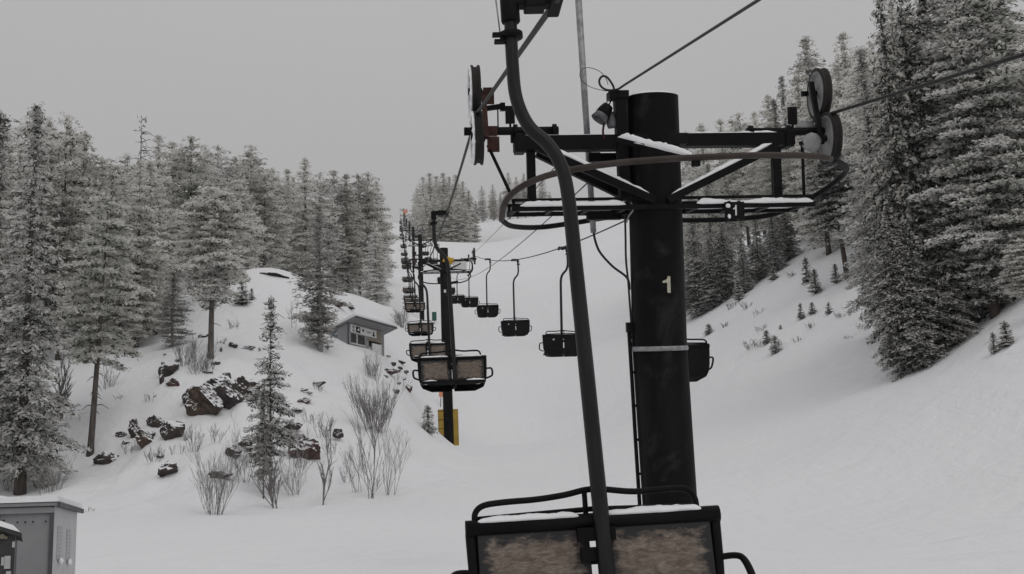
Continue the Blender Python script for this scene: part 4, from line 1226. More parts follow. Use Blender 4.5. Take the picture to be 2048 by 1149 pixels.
tree_at('young_fir', 636, 686, 520, 'snowy fir with low branches at the foot of the thin grey tree', depth=66.5, wide=.95, var=1)
tree_at('small_fir', 857, 868, 808, 'little snow-dusted fir standing by the yellow base pad', wide=1.05, var=0)
lt('snag', 279, 420, 212, 95, 'bare dead tree top rising above the left forest skyline', 12)
# the skyline of the left forest
for i, (px, top, d, kd) in enumerate([(75, 222, 70, 'dome_pine'), (98, 235, 78, 'dome_pine'), (142, 258, 78, 'dome_pine'), (170, 262, 74, 'frost_pine'), (205, 320, 78, 'dome_pine'), (255, 305, 86, 'dome_pine'),
        (318, 268, 90, 'frost_pine'), (347, 285, 96, 'dome_pine'), (383, 272, 92, 'dome_pine'), (412, 300, 100, 'dome_pine'), (436, 292, 104, 'dome_pine'), (470, 312, 105, 'dome_pine'), (502, 290, 108, 'dome_pine'),
        (545, 335, 118, 'dome_pine'), (575, 338, 124, 'frost_pine'), (610, 314, 122, 'frost_pine'), (640, 345, 135, 'dome_pine'), (668, 342, 140, 'dome_pine'), (692, 348, 140, 'frost_pine'), (716, 350, 150, 'dome_pine'),
        (735, 346, 152, 'dome_pine'), (753, 360, 165, 'frost_pine')]):
    p = P(px, top, d); g_ = ground(p.x, p.y)
    tree(kd, (p.x, p.y, g_), max(6, p.z - g_), 'round topped pine along the left forest skyline', 'pines on the left skyline')
    cover_add(px, top, 1.7 / d * FPX)
# the mass behind, kept below the skyline
SKY_L = [(-60, 195), (20, 215), (70, 240), (110, 240), (150, 275), (230, 315), (265, 325), (290, 300), (330, 285), (380, 290), (410, 310), (440, 310), (500, 310), (540, 345), (570, 345), (610, 335), (650, 355), (690, 360), (740, 360), (775, 372), (790, 420)]
DMIN_L = [(-60, 58), (60, 62), (150, 68), (300, 70), (380, 76), (480, 90), (540, 96), (620, 98), (700, 118), (770, 130), (785, 160)]
DMAX_L = [(-60, 100), (300, 130), (540, 190), (770, 230)]
def mass(n, px0, px1, sky_, dmin, dmax, kinds, label, group, hr, seed, sp, xlim=None):
    g = random.Random(seed)
    cand = []
    for _ in range(n):
        px = g.uniform(px0, px1); a, b = interp(dmin, px), interp(dmax, px)
        d = a + (b - a) * g.random() ** 1.5
        cand.append((d, px))
    cand.sort(); placed = []; k = 0
    for d, px in cand:
        p = P(px, 600, d); p = Vector((p.x, p.y, ground(p.x, p.y)))
        if any((p.x - q[0]) ** 2 + (p.y - q[1]) ** 2 < (sp * (1 + (d - 60) / 200)) ** 2 for q in placed): continue
        bx, by, dd = proj(p)
        H = g.uniform(*hr); top = by - H * FPX / dd
        lim = interp(sky_, bx) + g.uniform(2, 40)
        if top < lim: top = lim; H = (by - top) * dd / FPX
        if H < 4.5: continue
        hw = 1.6 * FPX / dd
        if xlim and bx + hw * .6 > xlim: continue
        if covered(bx, top, hw): continue
        tree(g.choice(kinds), p, H, label, group, wide=g.uniform(.92, 1.25))
        cover_add(bx, top, hw); placed.append((p.x, p.y)); k += 1
    print('mass', label, k)
mass(900, -50, 790, SKY_L, DMIN_L, DMAX_L, ['frost_pine', 'frost_pine', 'dome_pine'], 'grey frosted pine within the dense forest covering the left hillside', 'pines of the left forest', (8.5, 14), 5, 2.7, 778)
# clump right of the lift line and the trees on the crest
for px, top, d in ((834, 376, 345), (846, 353, 335), (859, 346, 325), (872, 352, 330), (886, 345, 320), (898, 353, 325), (911, 350, 318), (925, 362, 315), (937, 380, 312), (852, 392, 300), (868, 385, 298), (884, 388, 296), (900, 384, 296), (916, 392, 294), (931, 408, 294)):
    p = P(px, top, d); g_ = ground(p.x, p.y)
    tree('frost_pine', (p.x, p.y, g_), p.z - g_, 'frosted tree in the tight clump behind the slim tower, right of the lift line', 'clump of frosted trees in the cut', wide=1.15)
for px, top, d in ((951, 402, 385), (963, 372, 385), (985, 369, 388), (1000, 386, 395), (1016, 345, 400), (1032, 354, 392), (1047, 347, 398), (1065, 366, 395), (1083, 350, 402), (1099, 384, 400)):
    p = P(px, top, d); g_ = ground(p.x, p.y)
    tree('frost_pine', (p.x, p.y, g_), max(p.z - g_, 5), 'frosted tree standing on the snow crest at the top of the run', 'trees on the crest of the run', wide=1.1)

# --- right side
COVER[:] = 2000
def rt(kd, px, py, top, depth, label, halfw=60, **kw):
    tree_at(kd, px, py, top, label, depth=depth, **kw); cover_add(px, top, halfw)
rt('dark_spruce', 1843, 750, -60, 46, 'tall dark snow-padded spruce at the left end of the right hand wall of trees', 75, var=0, wide=.68)
rt('dark_spruce', 1886, 742, -90, 46.5, 'tall dark snow-padded spruce, second from the left end of the right hand wall', 80, var=1, wide=.74)
rt('dark_spruce', 1930, 700, -140, 47, 'tall dark snow-padded spruce, third in the right hand wall of trees', 90, var=2)
rt('dark_spruce', 1990, 660, -180, 48, 'tall dark snow-padded spruce above the right snow bank', 90, var=0)
rt('dark_spruce', 2055, 620, -200, 47, 'tall dark snow-padded spruce at the picture\'s right edge', 90, var=1)
rt('big_frost', 1992, 645, -110, 45.2, 'big frosted pine with heavy clumps in the right hand wall', 90, var=1, wide=1.15)
rt('big_frost', 2040, 600, -190, 45.5, 'big frosted pine at the upper right corner in front of the dark spruces', 90, var=2, wide=1.3)
rt('big_frost', 1955, 672, -60, 46.2, 'frosted pine between the dark spruces of the right hand wall', 70, var=0, wide=.95)
rt('dark_spruce', 1812, 746, 385, 45, 'shorter snowy spruce skirting the left end of the right hand wall', 40, var=2, wide=.95)
rt('dark_spruce', 1845, 752, 430, 44.6, 'shorter snowy spruce in the middle front of the right hand wall', 40, var=0, wide=1.15)
rt('dark_spruce', 1905, 716, 400, 45, 'shorter snowy spruce where the right wall meets the snow bank', 40, var=1, wide=1.1)
rt('wide_pine', 2062, 668, 470, 39.5, 'low frosted pine on the right snow bank, cut by the picture\'s edge', 40, var=1, wide=1.1)
tree_at('small_fir', 1990, 708, 660, 'small snowy fir at the left end of the low branches on the right bank', wide=1.0)
tree_at('small_fir', 2015, 694, 640, 'small snowy fir under the low frosted pine on the right bank', wide=1.5)
rt('green_pine', 1694, 553, 290, 70, 'greenish pine with a bare straight trunk on the right snow slope', 60, tilt=R(-3), wide=1.0)
for px, top, d, kd in ((1610, 72, 100, 'frost_pine'), (1684, 66, 98, 'frost_pine'), (1562, 152, 106, 'spruce'), (1740, 96, 92, 'frost_pine'), (1535, 188, 112, 'frost_pine'), (1508, 222, 120, 'frost_pine'), (1476, 226, 126, 'dome_pine'),
        (1440, 238, 130, 'frost_pine'), (1402, 246, 134, 'frost_pine'), (1372, 262, 138, 'frost_pine'), (1640, 150, 92, 'frost_pine'), (1780, -20, 84, 'frost_pine'), (1846, -40, 72, 'frost_pine'), (1718, 150, 86, 'dome_pine'), (1900, 10, 62, 'frost_pine')):
    p = P(px, top, d); g_ = ground(p.x, p.y)
    tree(kd, (p.x, p.y, g_), max(6, p.z - g_), 'frosted pine rising at the top edge of the right forest', 'pines on the right skyline')
    cover_add(px, top, 1.6 / d * FPX)
SKY_R = [(1340, 275), (1375, 270), (1440, 248), (1510, 232), (1535, 200), (1560, 170), (1600, 95), (1680, 80), (1740, 105), (1780, 0), (1850, -30), (2100, -150)]
DMIN_R = [(1340, 96), (1400, 95), (1500, 94), (1590, 95), (1640, 88), (1690, 78), (1740, 72), (1770, 52), (2100, 52)]
DMAX_R = [(1340, 175), (1500, 150), (1600, 135), (1700, 120), (1780, 90), (2100, 90)]
mass(900, 1335, 2090, SKY_R, DMIN_R, DMAX_R, ['frost_pine', 'frost_pine', 'spruce'], 'frosted pine within the dense forest on the right hillside', 'pines of the right forest', (8, 14), 9, 3.2)
# trees along the foot of the right forest
for i, (px, py, top) in enumerate(((1398, 632, 430), (1428, 618, 470), (1455, 600, 440), (1490, 588, 470), (1520, 562, 430), (1552, 545, 420), (1578, 520, 400))):
    tree_at('dark_spruce', px, py, top, 'snowy spruce in the lower edge of the right forest, behind the pole', group='spruces along the foot of the right forest', wide=1.25)
# saplings on the right snow slope
SAP = [(1484, 600, 560), (1512, 578, 548), (1500, 612, 596), (1556, 560, 530), (1625, 588, 540), (1664, 562, 525), (1612, 562, 515), (1592, 556, 535), (1700, 520, 505), (1727, 462, 450), (1690, 552, 540),
       (1600, 640, 602), (1632, 622, 600), (1612, 652, 632), (1594, 690, 668), (1545, 700, 672), (1520, 690, 676), (1560, 690, 668), (1540, 682, 662), (1500, 690, 676), (1530, 668, 655), (1556, 662, 650), (1460, 620, 602), (1446, 650, 632), (1420, 672, 652), (1690, 640, 618), (1702, 620, 596), (1664, 622, 606), (1700, 676, 655), (1725, 660, 640), (1428, 664, 650), (1512, 640, 632)]
for i, (px, py, top) in enumerate(SAP):
    big = py - top > 36
    px += trng.uniform(-9, 9); py += trng.uniform(-6, 6); top += trng.uniform(-6, 6)
    if big or i % 3 == 0:
        tree_at('small_fir', px, py, min(top, py - 9), 'dark little fir on the right snow slope below the greenish pine' if big else 'tip of a buried fir poking through snow on the right slope', wide=trng.uniform(.85, 1.2) if big else trng.uniform(1.2, 2.2),
            group='little firs on the right slope' if big else 'buried fir tips on the right slope', cat='sapling')

# ------------------------------------------------------------------ bare shrubs and saplings
def shrub_mb(seed, n, H, spread, levels=3, r0=.014, mat='twig', start=.0, fan=0.35, kids_=3, up=.55):
    g = random.Random(seed); mb = MB()
    def grow(p, d, L, r, lev):
        pts = [p]; q = p; dd = d
        for i in range(3):
            dd = (dd + Vector((g.gauss(0, .10), g.gauss(0, .10), .05))).normalized()
            q = q + dd * (L / 3); pts.append(q)
        mb.tube(pts, [r, r * .85, r * .68, r * .45], M[mat], 4 if r > .012 else 3, cap=False)
        if lev > 0:
            for k in range(kids_ + (1 if lev == levels else 0)):
                f = g.uniform(start if lev == levels else .25, .95)
                i = min(2, int(f * 3)); b = pts[i].lerp(pts[i + 1], f * 3 - i)
                nd = (dd + Vector((g.gauss(0, fan), g.gauss(0, fan), g.uniform(-.1, up)))).normalized()
                grow(b, nd, L * g.uniform(.38, .62), r * .62, lev - 1)
    for i in range(n):
        a = g.uniform(0, 6.28); s = spread * g.uniform(.2, 1)
        d = Vector((math.cos(a) * s, math.sin(a) * s, 1)).normalized()
        grow(Vector((math.cos(a) * .12 * n ** .4 * g.random(), math.sin(a) * .12 * n ** .4 * g.random(), -.1)), d, H * g.uniform(.65, .95), r0 * g.uniform(.7, 1.1), levels)
    return mb
def shrub(px, py, hpx, label, seed, n, spread, depth=None, name='bare_shrub', cat='shrub', **kw):
    b = hit(px, py) if depth is None else P(px, py, depth)
    b = Vector((b.x, b.y, ground(b.x, b.y))); d = proj(b)[2]; H = hpx * d / FPX * .9
    r = d * .00013
    o = shrub_mb(seed, n, H, spread, r0=kw.pop('r0', r * 1.6), **kw).build(name)
    o.location = b; tag(o, label, cat); return o
shrub(428, 1030, 135, 'spreading bare willow shrub at the foot of the left slope', 1, 26, .55, fan=.22)
shrub(752, 862, 98, 'dense fan of fine bare twigs on the slope below the hut', 2, 34, .60, fan=.18, mat='twig', kids_=4, up=.7)
shrub(741, 992, 150, 'clump of slender bare saplings in front of the twig fan', 3, 4, .12, r0=.018, levels=3, fan=.28, name='bare_saplings', kids_=4, up=.8)
shrub(775, 985, 120, 'loose bare brush right of the slender sapling clump', 4, 9, .35, fan=.3)
shrub(716, 980, 110, 'loose bare brush left of the slender sapling clump', 44, 6, .4, fan=.3)
shrub(651, 1006, 140, 'single slender bare sapling between the fir and the sapling clump', 5, 1, .04, r0=.026, levels=2, fan=.26, name='bare_sapling', kids_=7, up=.9)
shrub(553, 1014, 150, 'leaning bare sapling with forked twigs in front of the slim fir', 6, 2, .22, r0=.028, levels=3, fan=.35, name='bare_sapling', kids_=5)
shrub(590, 985, 120, 'tangle of frosted twigs right of the slim fir\'s foot', 7, 12, .6, mat='twig_frost', fan=.35)
shrub(490, 960, 120, 'tangle of thin bare twigs left of the slim fir\'s foot', 8, 9, .6, fan=.3)
shrub(98, 990, 80, 'bushy bare shrub right behind the grey shed', 9, 22, .7, fan=.3)
shrub(20, 985, 110, 'bare brush left of the thick spruce foot behind the shed', 10, 8, .4)
shrub(128, 845, 110, 'thin bare sapling between the shed spruce and the leaning pine', 11, 2, .12, r0=.04, name='bare_sapling', kids_=5)
shrub(110, 850, 90, 'shorter bare sapling close beside the shed spruce', 12, 2, .2, r0=.03, name='bare_sapling', kids_=4)
shrub(213, 780, 60, 'low bare brush right of the leaning pine\'s trunk', 13, 6, .5)
shrub(370, 730, 70, 'frosted brush at the foot of the pine above the boulders', 14, 16, .6, mat='twig_frost', fan=.35)
shrub(400, 745, 50, 'low frosted bush directly above the big brown boulder', 15, 22, .8, mat='twig_frost', fan=.4)
shrub(745, 758, 55, 'grey feathery shrub on the snow under the hut', 16, 14, .45, mat='twig_frost')
shrub(590, 660, 60, 'lone bare sapling on the knoll left of the hut', 17, 2, .1, name='bare_sapling')
shrub(805, 655, 40, 'frosted round bush right of the hut\'s roof', 18, 18, .7, mat='twig_frost')
shrub(172, 1025, 16, 'tiny weed tuft in the snow right of the grey shed', 19, 8, .8)
shrub(388, 900, 50, 'bare twiggy bush below the big brown boulder', 20, 8, .6)
shrub(308, 920, 30, 'low frosted tuft between the lower rocks', 21, 14, .9, mat='twig_frost')
shrub(650, 870, 40, 'frosted brush beside the round log end', 22, 14, .7, mat='twig_frost')

for i, (px, py, top) in enumerate(SAP):
    if py - top > 36 or i % 3 == 0: continue
    for k in range(1, 2):
        o = shrub(px + trng.uniform(-14, 14), py + trng.uniform(-8, 8), trng.uniform(10, 22), 'low tuft of frosted brush on the right snow slope', 60 + i + 50 * k, 9, 1.0, mat='twig_frost' if k else 'twig', fan=.5, levels=2)
        o['group'] = 'brush tufts on the right slope'
for i, (px, py, hp) in enumerate(((255, 905, 26), (380, 880, 30), (430, 880, 34), (470, 935, 34), (500, 930, 40), (355, 905, 22), (600, 930, 34), (620, 840, 26), (560, 830, 30), (470, 660, 26), (420, 740, 30), (690, 960, 30), (300, 800, 18), (240, 800, 16), (525, 740, 24), (640, 780, 20), (660, 905, 30), (385, 700, 26), (440, 690, 20))):
    o = shrub(px, py, hp, 'small spray of bare twigs sticking out of the snow on the left bank', 200 + i, 7, .7, mat='twig_frost' if i % 2 else 'twig', fan=.4, levels=2)
    o['group'] = 'twig sprays on the left bank'

# ------------------------------------------------------------------ rocks
def rock(px, py, wpx, hpx, mat, label, seed, tiltz=0.0, group=None, lift=.25, deep=.8, amp=.75):
    """rock whose visible middle is at px, py"""
    b = hit(px, py + hpx * .42)
    if b is None: return
    d = proj(b)[2]; s = d / FPX
    w_, h_ = wpx * s / 2, hpx * s / 2
    mb = MB(); vs = []; n = 22
    g = random.Random(seed)
    cuts = []
    for _ in range(7):
        v = Vector((g.gauss(0, 1), g.gauss(0, 1), g.gauss(0, .8))).normalized(); cuts.append((v, g.uniform(.50, .88)))
    rot = Matrix.Rotation(tiltz, 3, 'Y')
    for i in range(n + 1):
        th = math.pi * i / n
        for k in range(2 * n):
            ph = math.pi * k / n
            v = Vector((math.sin(th) * math.cos(ph), math.sin(th) * math.sin(ph), math.cos(th)))
            dd = 1.05 + .30 * noise.noise(v * 1.6 + Vector((seed * 3.3, seed, 1)))
            for cn_, cd in cuts:
                q = v.dot(cn_)
                if q > .05: dd = min(dd, cd / q)
            dd += .12 * noise.noise(v * 3.1 + Vector((seed, 2, seed))) + .045 * noise.noise(v * 7.5 + Vector((seed, 5, seed)))
            vs.append(rot @ Vector((v.x * w_ * dd, v.y * deep * max(w_, h_) * dd, v.z * h_ * dd)))
    fs = []
    for i in range(n):
        for k in range(2 * n):
            l = (k + 1) % (2 * n)
            fs.append((i * 2 * n + k, (i + 1) * 2 * n + k, (i + 1) * 2 * n + l, i * 2 * n + l))
    mb.add(vs, fs, M[mat], False)
    o = mb.build('boulder'); c = b + Vector((0, deep * max(w_, h_) * .5, h_ * .62))
    o.location = c; tag(o, label, 'boulder', group); return o
rock(412, 790, 66, 82, 'rock_brown', 'largest rust brown boulder face on the left slope', 71, R(-42))
rock(388, 812, 42, 50, 'rock_brown', 'lower rust brown slab at the left foot of the largest boulder', 72, R(-35))
rock(380, 784, 26, 44, 'rock_dark', 'thin dark slab along the upper left edge of the largest boulder', 73, R(40))
rock(447, 780, 78, 88, 'rock_dark', 'dark brown boulder wedged against the largest brown boulder', 2, R(-50))
rock(485, 772, 70, 50, 'rock_dark', 'dark ledge boulder right of the wedged brown one', 3, R(10))
rock(452, 752, 18, 18, 'rock_dark', 'small round dark rock sitting on top of the wedged boulder', 4)
rock(338, 732, 54, 46, 'rock_dark', 'jagged dark boulder below the short broad pine', 5, R(25))
rock(345, 764, 26, 20, 'rock_red', 'reddish flat rock right under the jagged dark boulder', 6, R(-25))
rock(322, 754, 10, 30, 'rock_dark', 'narrow dark rock left of the reddish flat rock', 7)
rock(467, 690, 18, 20, 'rock_dark', 'knobby dark rock on the upper slope right of the pine trunk', 8)
rock(492, 695, 34, 12, 'rock_dark', 'flat dark rock beside the knobby one on the upper slope', 9)
rock(408, 672, 30, 12, 'rock_dark', 'dark rock bar just left of the brown pine trunk', 10)
rock(441, 699, 8, 12, 'rock_dark', 'tiny dark rock between trunk and knobby rock', 11)
rock(266, 856, 32, 48, 'rock_dark', 'upright dark boulder at the left of the snowy heap', 12)
rock(286, 874, 40, 50, 'rock_brown', 'brown slanted boulder touching the upright dark one', 13, R(-35))
rock(209, 914, 54, 34, 'rock_dark', 'low dark boulder nearest to the leaning pine\'s foot', 14, R(-8))
rock(310, 840, 40, 30, 'rock_dark', 'snow-striped rock, left part of the snowy heap', 15)
rock(342, 858, 54, 40, 'rock_dark', 'snow-striped rock, right part of the snowy heap', 16)
rock(334, 936, 50, 34, 'rock_dark', 'dark rounded rock lowest on the left slope', 17, R(-15))
rock(240, 868, 22, 16, 'rock_dark', 'small snow-capped rock up and right of the low dark boulder', 18)
rock(441, 946, 48, 22, 'rock_dark', 'flat dark rock just behind the willow shrub', 19)
rock(466, 898, 34, 34, 'rock_dark', 'dark slanting rock left of the slim fir', 20, R(-40))
rock(490, 884, 30, 22, 'rock_dark', 'small dark rock touching the slim fir\'s left branches', 21)
rock(510, 906, 26, 12, 'rock_dark', 'low dark rock at the slim fir\'s left foot', 22)
rock(606, 890, 80, 50, 'rock_red', 'big dark red boulder right of the slim fir', 23, R(5))
rock(604, 872, 14, 12, 'rock_dark', 'small dark knob on top of the big dark red boulder', 24)
rock(675, 866, 22, 24, 'rock_dark', 'round log end lying in frosted brush', 25, amp=.2)
rock(613, 799, 22, 18, 'rock_red', 'small red rock right of the slim fir\'s middle', 26)
rock(608, 778, 16, 8, 'rock_dark', 'tiny dark rock over the small red one', 27)
rock(636, 767, 34, 12, 'rock_dark', 'flat grey rock pointing right, above the small red rock', 28, R(-8))
rock(592, 818, 30, 12, 'rock_dark', 'thin dark rock left of the small red rock', 29)
rock(584, 848, 40, 18, 'rock_dark', 'snowy ledge rock touching the slim fir\'s right side', 30)
rock(778, 741, 42, 18, 'rock_red', 'reddish boulder row end under the hut\'s right corner', 31)
for i, (px, py, w_, h_) in enumerate(((802, 722, 20, 8), (785, 727, 14, 10), (800, 735, 12, 8), (812, 743, 14, 8), (806, 756, 16, 8), (776, 712, 12, 6))):
    rock(px, py, w_, h_, 'rock_dark', 'small dark stone scattered right under the hut', 40 + i, R(15), 'small stones below the hut')
rock(817, 775, 22, 18, 'rock_red', 'lone reddish rock at the right end below the hut', 32, R(20))
rock(789, 782, 22, 10, 'rock_dark', 'flat dark rock left of the lone reddish one', 33)
rock(545, 548, 60, 7, 'rock_dark', 'thin rock ledge showing along the knoll\'s crest', 34, R(14))
rock(602, 570, 26, 6, 'rock_dark', 'second thin ledge further down the knoll\'s crest', 35, R(20))
rock(672, 605, 40, 12, 'rock_red', 'reddish ledge behind the thin grey tree', 36, R(6))
rock(700, 614, 24, 6, 'rock_dark', 'dark thin end of the reddish ledge', 37, R(12))
rock(560, 655, 30, 8, 'rock_red', 'thin reddish ledge right of the slim fir\'s top', 38, R(25))
rock(654, 694, 10, 7, 'rock_dark', 'tiny dark stone in the snow before the hut\'s blue door', 39)

for i, (px, py, w_, h_, t_) in enumerate(((415, 742, 26, 9, 12), (430, 726, 22, 7, -6), (470, 795, 30, 8, 5), (500, 768, 24, 9, 14), (300, 868, 20, 12, -20), (356, 845, 26, 8, 16), (250, 884, 18, 9, 8), (320, 912, 16, 8, -6), (575, 874, 20, 10, 10),
        (630, 880, 18, 9, 22), (470, 912, 16, 8, -16), (498, 896, 18, 8, 10), (356, 720, 18, 8, -12), (330, 710, 14, 8, 20), (560, 800, 18, 7, 8), (600, 800, 12, 8, -14), (620, 785, 14, 6, 6), (520, 880, 18, 8, -8), (770, 752, 14, 6, 12), (795, 766, 12, 7, -10))):
    rock(px, py, w_, h_, 'rock_dark', 'small dark ledge stone breaking through the snow of the left bank', 300 + i, R(t_), 'ledge stones on the left bank')

# ------------------------------------------------------------------ hut on the knoll
K = P(697, 703, 70.0); gz = ground(K.x, K.y)
al = R(65)
e1 = Vector((math.cos(al), math.sin(al), 0)); e2 = Vector((-math.sin(al), math.cos(al), 0))
hz = P(697, 643, 70.0).z - gz              # wall height over the snow at the near corner
hut = empty('ski_hut', Matrix(((e1.x, e2.x, 0, K.x), (e1.y, e2.y, 0, K.y), (0, 0, 1, gz), (0, 0, 0, 1))))
tag(hut, 'small grey hut with a white pictogram sign and overhanging snowy roof on the knoll', 'hut')
WW, DD, SL = 4.0, 1.9, .31
def hp_(name, mb, parent=hut, bevel=0.0): return mb.build(name, parent, bevel)
b = MB()
def wall(mb, pts, th, nrm, mat):
    v = [Vector(p) for p in pts]; n_ = Vector(nrm) * th; m_ = len(v)
    mb.add(v + [q + n_ for q in v], [tuple(range(m_)), tuple(reversed(range(m_, 2 * m_)))] + [(i, i + m_, (i + 1) % m_ + m_, (i + 1) % m_) for i in range(m_)], mat)
wall(b, [(0, 0, -1.2), (0, DD, -1.2), (0, DD, hz - SL * DD), (0, 0, hz)], .1, (1, 0, 0), M['grey_siding'])
wall(b, [(.10, DD, -1.2), (WW, DD, -1.2), (WW, DD, hz - SL * DD), (.10, DD, hz - SL * DD)], .1, (0, -1, 0), M['grey_siding'])
wall(b, [(WW, 0, -1.2), (WW, DD - .1, -1.2), (WW, DD - .1, hz - SL * DD), (WW, 0, hz)], .1, (-1, 0, 0), M['grey_siding'])
# front: posts, sill wall and header
b.box((.19, .05, hz / 2 - .6), (.18, .1, hz + 1.2), M['grey_siding']); b.box((2.02, .05, hz / 2 - .6), (.42, .1, hz + 1.2), M['grey_siding']); b.box((3.75, .05, hz / 2 - .6), (.3, .1, hz + 1.2), M['grey_siding'])
b.box((1.045, .05, -.5), (1.53, .1, 1.3), M['grey_siding']); b.box((1.045, .05, hz - .29), (1.53, .1, .58), M['grey_siding']); b.box((2.915, .05, hz - .33), (1.37, .1, .66), M['tan'])
hp_('wall', b)
b = MB(); b.box((-.002, -.002, hz / 2 - .6), (.07, .07, hz + 1.2), M['grey_trim']); hp_('corner_trim', b)
rf = MB()
za = hz + .03 + .60 * SL
def roofbox(mb, x0, x1, y0, y1, zb, th, mat):
    vs = [(x0, y0, zb(y0)), (x1, y0, zb(y0)), (x1, y1, zb(y1)), (x0, y1, zb(y1))]
    wall(mb, vs, th, (0, 0, 1), mat)
roofbox(rf, -.12, WW + .55, -.60, DD + .3, lambda y: hz + .02 - SL * y, .09, M['soffit'])
rfo = hp_('roof', rf)
b = MB(); b.box((WW / 2 + .21, -.615, hz + .02 + SL * .6 + .045), (WW + .70, .025, .12), M['grey_trim']); hp_('fascia', b, rfo)
sn = MB(); roofbox(sn, -.16, WW + .60, -.60, DD + .32, lambda y: hz + .115 - SL * y, .20, M['snow']); hp_('snow_on_roof', sn, rfo, .07)
b = MB(); b.box((-.025, 1.22, .30), (.05, .80, 1.9), M['blue_door']); dr_ = hp_('door', b)
k = MB(); k.box((-.06, .92, .32), (.03, .03, .12), M['galv']); hp_('handle', k, dr_)
b = MB()
b.box((1.045, .06, .60), (1.52, .03, .92), M['glass']); wn = hp_('window', b)
b = MB(); b.box((.95, .02, .60), (.06, .05, .92), M['white']); b.box((1.045, .015, .16), (1.55, .10, .05), M['white']); hp_('window_frame', b, wn)
b = MB(); b.box((2.915, .35, .2), (1.36, .03, 1.8), M['glass']); hp_('doorway', b)
b = MB(); b.box((3.02, -.06, .12), (1.0, .08, .62), M['white']); hp_('counter_panel', b)
b = MB(); b.box((2.9, -.01, hz - .72), (1.8, .05, .10), M['tan']); hp_('shelf_board', b)
sg = MB(); sg.box((1.62, -.03, hz - .30), (2.86, .03, .46), M['white']); sgo = hp_('sign', sg)
fy = -.048
def mark(mb, x, z, w_, h_, m_=M['black'], o=0): mb.box((x, fy - o, hz - .30 + z), (w_, .008, h_), m_)
icons = [[(.42, .12, .07, .08), (.56, .12, .07, .08), (.49, .04, .14, .05), (.42, -.08, .07, .06), (.56, -.08, .07, .06), (.49, -.14, .16, .05)], [(1.00, .0, .46, .36)],
         [(1.55, .07, .22, .06), (1.55, .02, .15, .06), (1.55, -.03, .08, .06)], [(1.98 + k * .075, .0, .05, .05) for k in range(6)], [(2.72, .08, .10, .10), (2.72, -.03, .16, .10), (2.72, -.12, .26, .09)]]
for ic in icons:
    lg = MB()
    for q in ic: mark(lg, *q)
    if len(ic) == 1: mark(lg, 1.02, -.02, .24, .08, M['white'], .006); mark(lg, 1.06, .05, .10, .16, M['white'], .005)
    hp_('pictogram', lg, sgo)

# ------------------------------------------------------------------ sheds in the lower left corner
def shed_frame(pa, pb):
    d = Vector((pb.x - pa.x, pb.y - pa.y, 0)); ln = d.length; d.normalize()
    return d, Vector((d.y, -d.x, 0)), ln
A_ = P(105, 1012, 15.0); B_ = P(151, 1030, 17.2)
ey, ex, ln = shed_frame(A_, B_)
gz = ground(A_.x, A_.y) - .15; ht = A_.z - gz
shed = empty('metal_shed', Matrix(((ex.x, ey.x, 0, A_.x), (ex.y, ey.y, 0, A_.y), (0, 0, 1, gz), (0, 0, 0, 1))))
tag(shed, 'large light grey metal shed with bolted panels and two end louvres', 'shed')
b = MB(); b.box((-2.0, ln / 2, ht / 2), (3.98, ln - .02, ht), M['shed_side']); b.build('wall', shed)
b = MB(); b.box((.006, ln / 2, ht / 2), (.03, ln, ht - .01), M['shed_end']); b.box((.0, -.005, ht / 2), (.05, .03, ht), M['grey_trim']); b.build('end_panel', shed)
b = MB(); b.box((-1.98, -.015, ht - .05), (4.02, .03, .07), M['shed_side']); b.box((-.62, -.012, ht / 2), (.018, .02, ht - .1), M['grey_trim']); b.box((-1.9, -.012, ht / 2), (.018, .02, ht - .1), M['grey_trim']); b.build('panel_seams', shed)
b = MB()
for z in (ht - .19, ht - .88, ht - 1.6):
    for x in (-.07, -.22, -.31, -.40, -.56, -.75, -.90, -1.1, -1.4): b.lathe([(0, 0), (0, .012), (-.012, .010), (-.012, 0)], M['black'], 'y', (x, -.012, z + (.03 if x < -.5 else 0)), 8)
b.build('panel_bolts', shed)
roof = MB(); roof.box((-1.96, ln / 2 + .02, ht + .02), (4.06, ln + .16, .04), M['shed_side']); roof.box((.085, ln / 2 + .02, ht + .015), (.03, ln + .20, .06), M['grey_trim']); ro = roof.build('roof', shed)
b = MB(); b.box((-1.96, ln / 2 + .02, ht + .085), (4.06, ln + .20, .075), M['snow'])
b.blob((-2.2, ln / 2, ht + .10), (1.85, ln * .5, .14), M['snow'], 3, .2, n=12, flat=0); b.build('snow_on_roof', ro, .03)
for y0 in (.55, 1.45):
    b = MB(); b.box((.020, y0, ht - .44 - .02 * y0), (.02, .42, .42), M['louvre'])
    for q in range(8): b.box((.030, y0, ht - .62 - .02 * y0 + q * .048), (.008, .40, .012), M['shed_end'])
    lo = b.build('louvre', shed)
    b = MB(); b.blob((.05, y0 + .02, ht - .665 - .02 * y0), (.03, .13, .04), M['snow'], int(y0 * 10), .3, n=6); b.build('snow_on_louvre', lo)
A2 = P(31, 1066, 10.5); B2 = P(36, 1075, 13.0)
ey, ex, ln = shed_frame(A2, B2)
gz = ground(A2.x, A2.y) - .3; ht = A2.z - gz
sh2 = empty('dark_shed', Matrix(((ex.x, ey.x, 0, A2.x), (ex.y, ey.y, 0, A2.y), (0, 0, 1, gz), (0, 0, 0, 1))))
tag(sh2, 'small dark cabinet with white notices and a sloping snowy top at the lower left corner', 'cabinet')
b = MB(); wall(b, [(-1.5, 0, 0), (0, 0, 0), (0, 0, ht - .02), (-.55, 0, ht + .16), (-1.5, 0, ht + .16)], 2.2, (0, 1, 0), M['shed_dark']); b.build('wall', sh2)
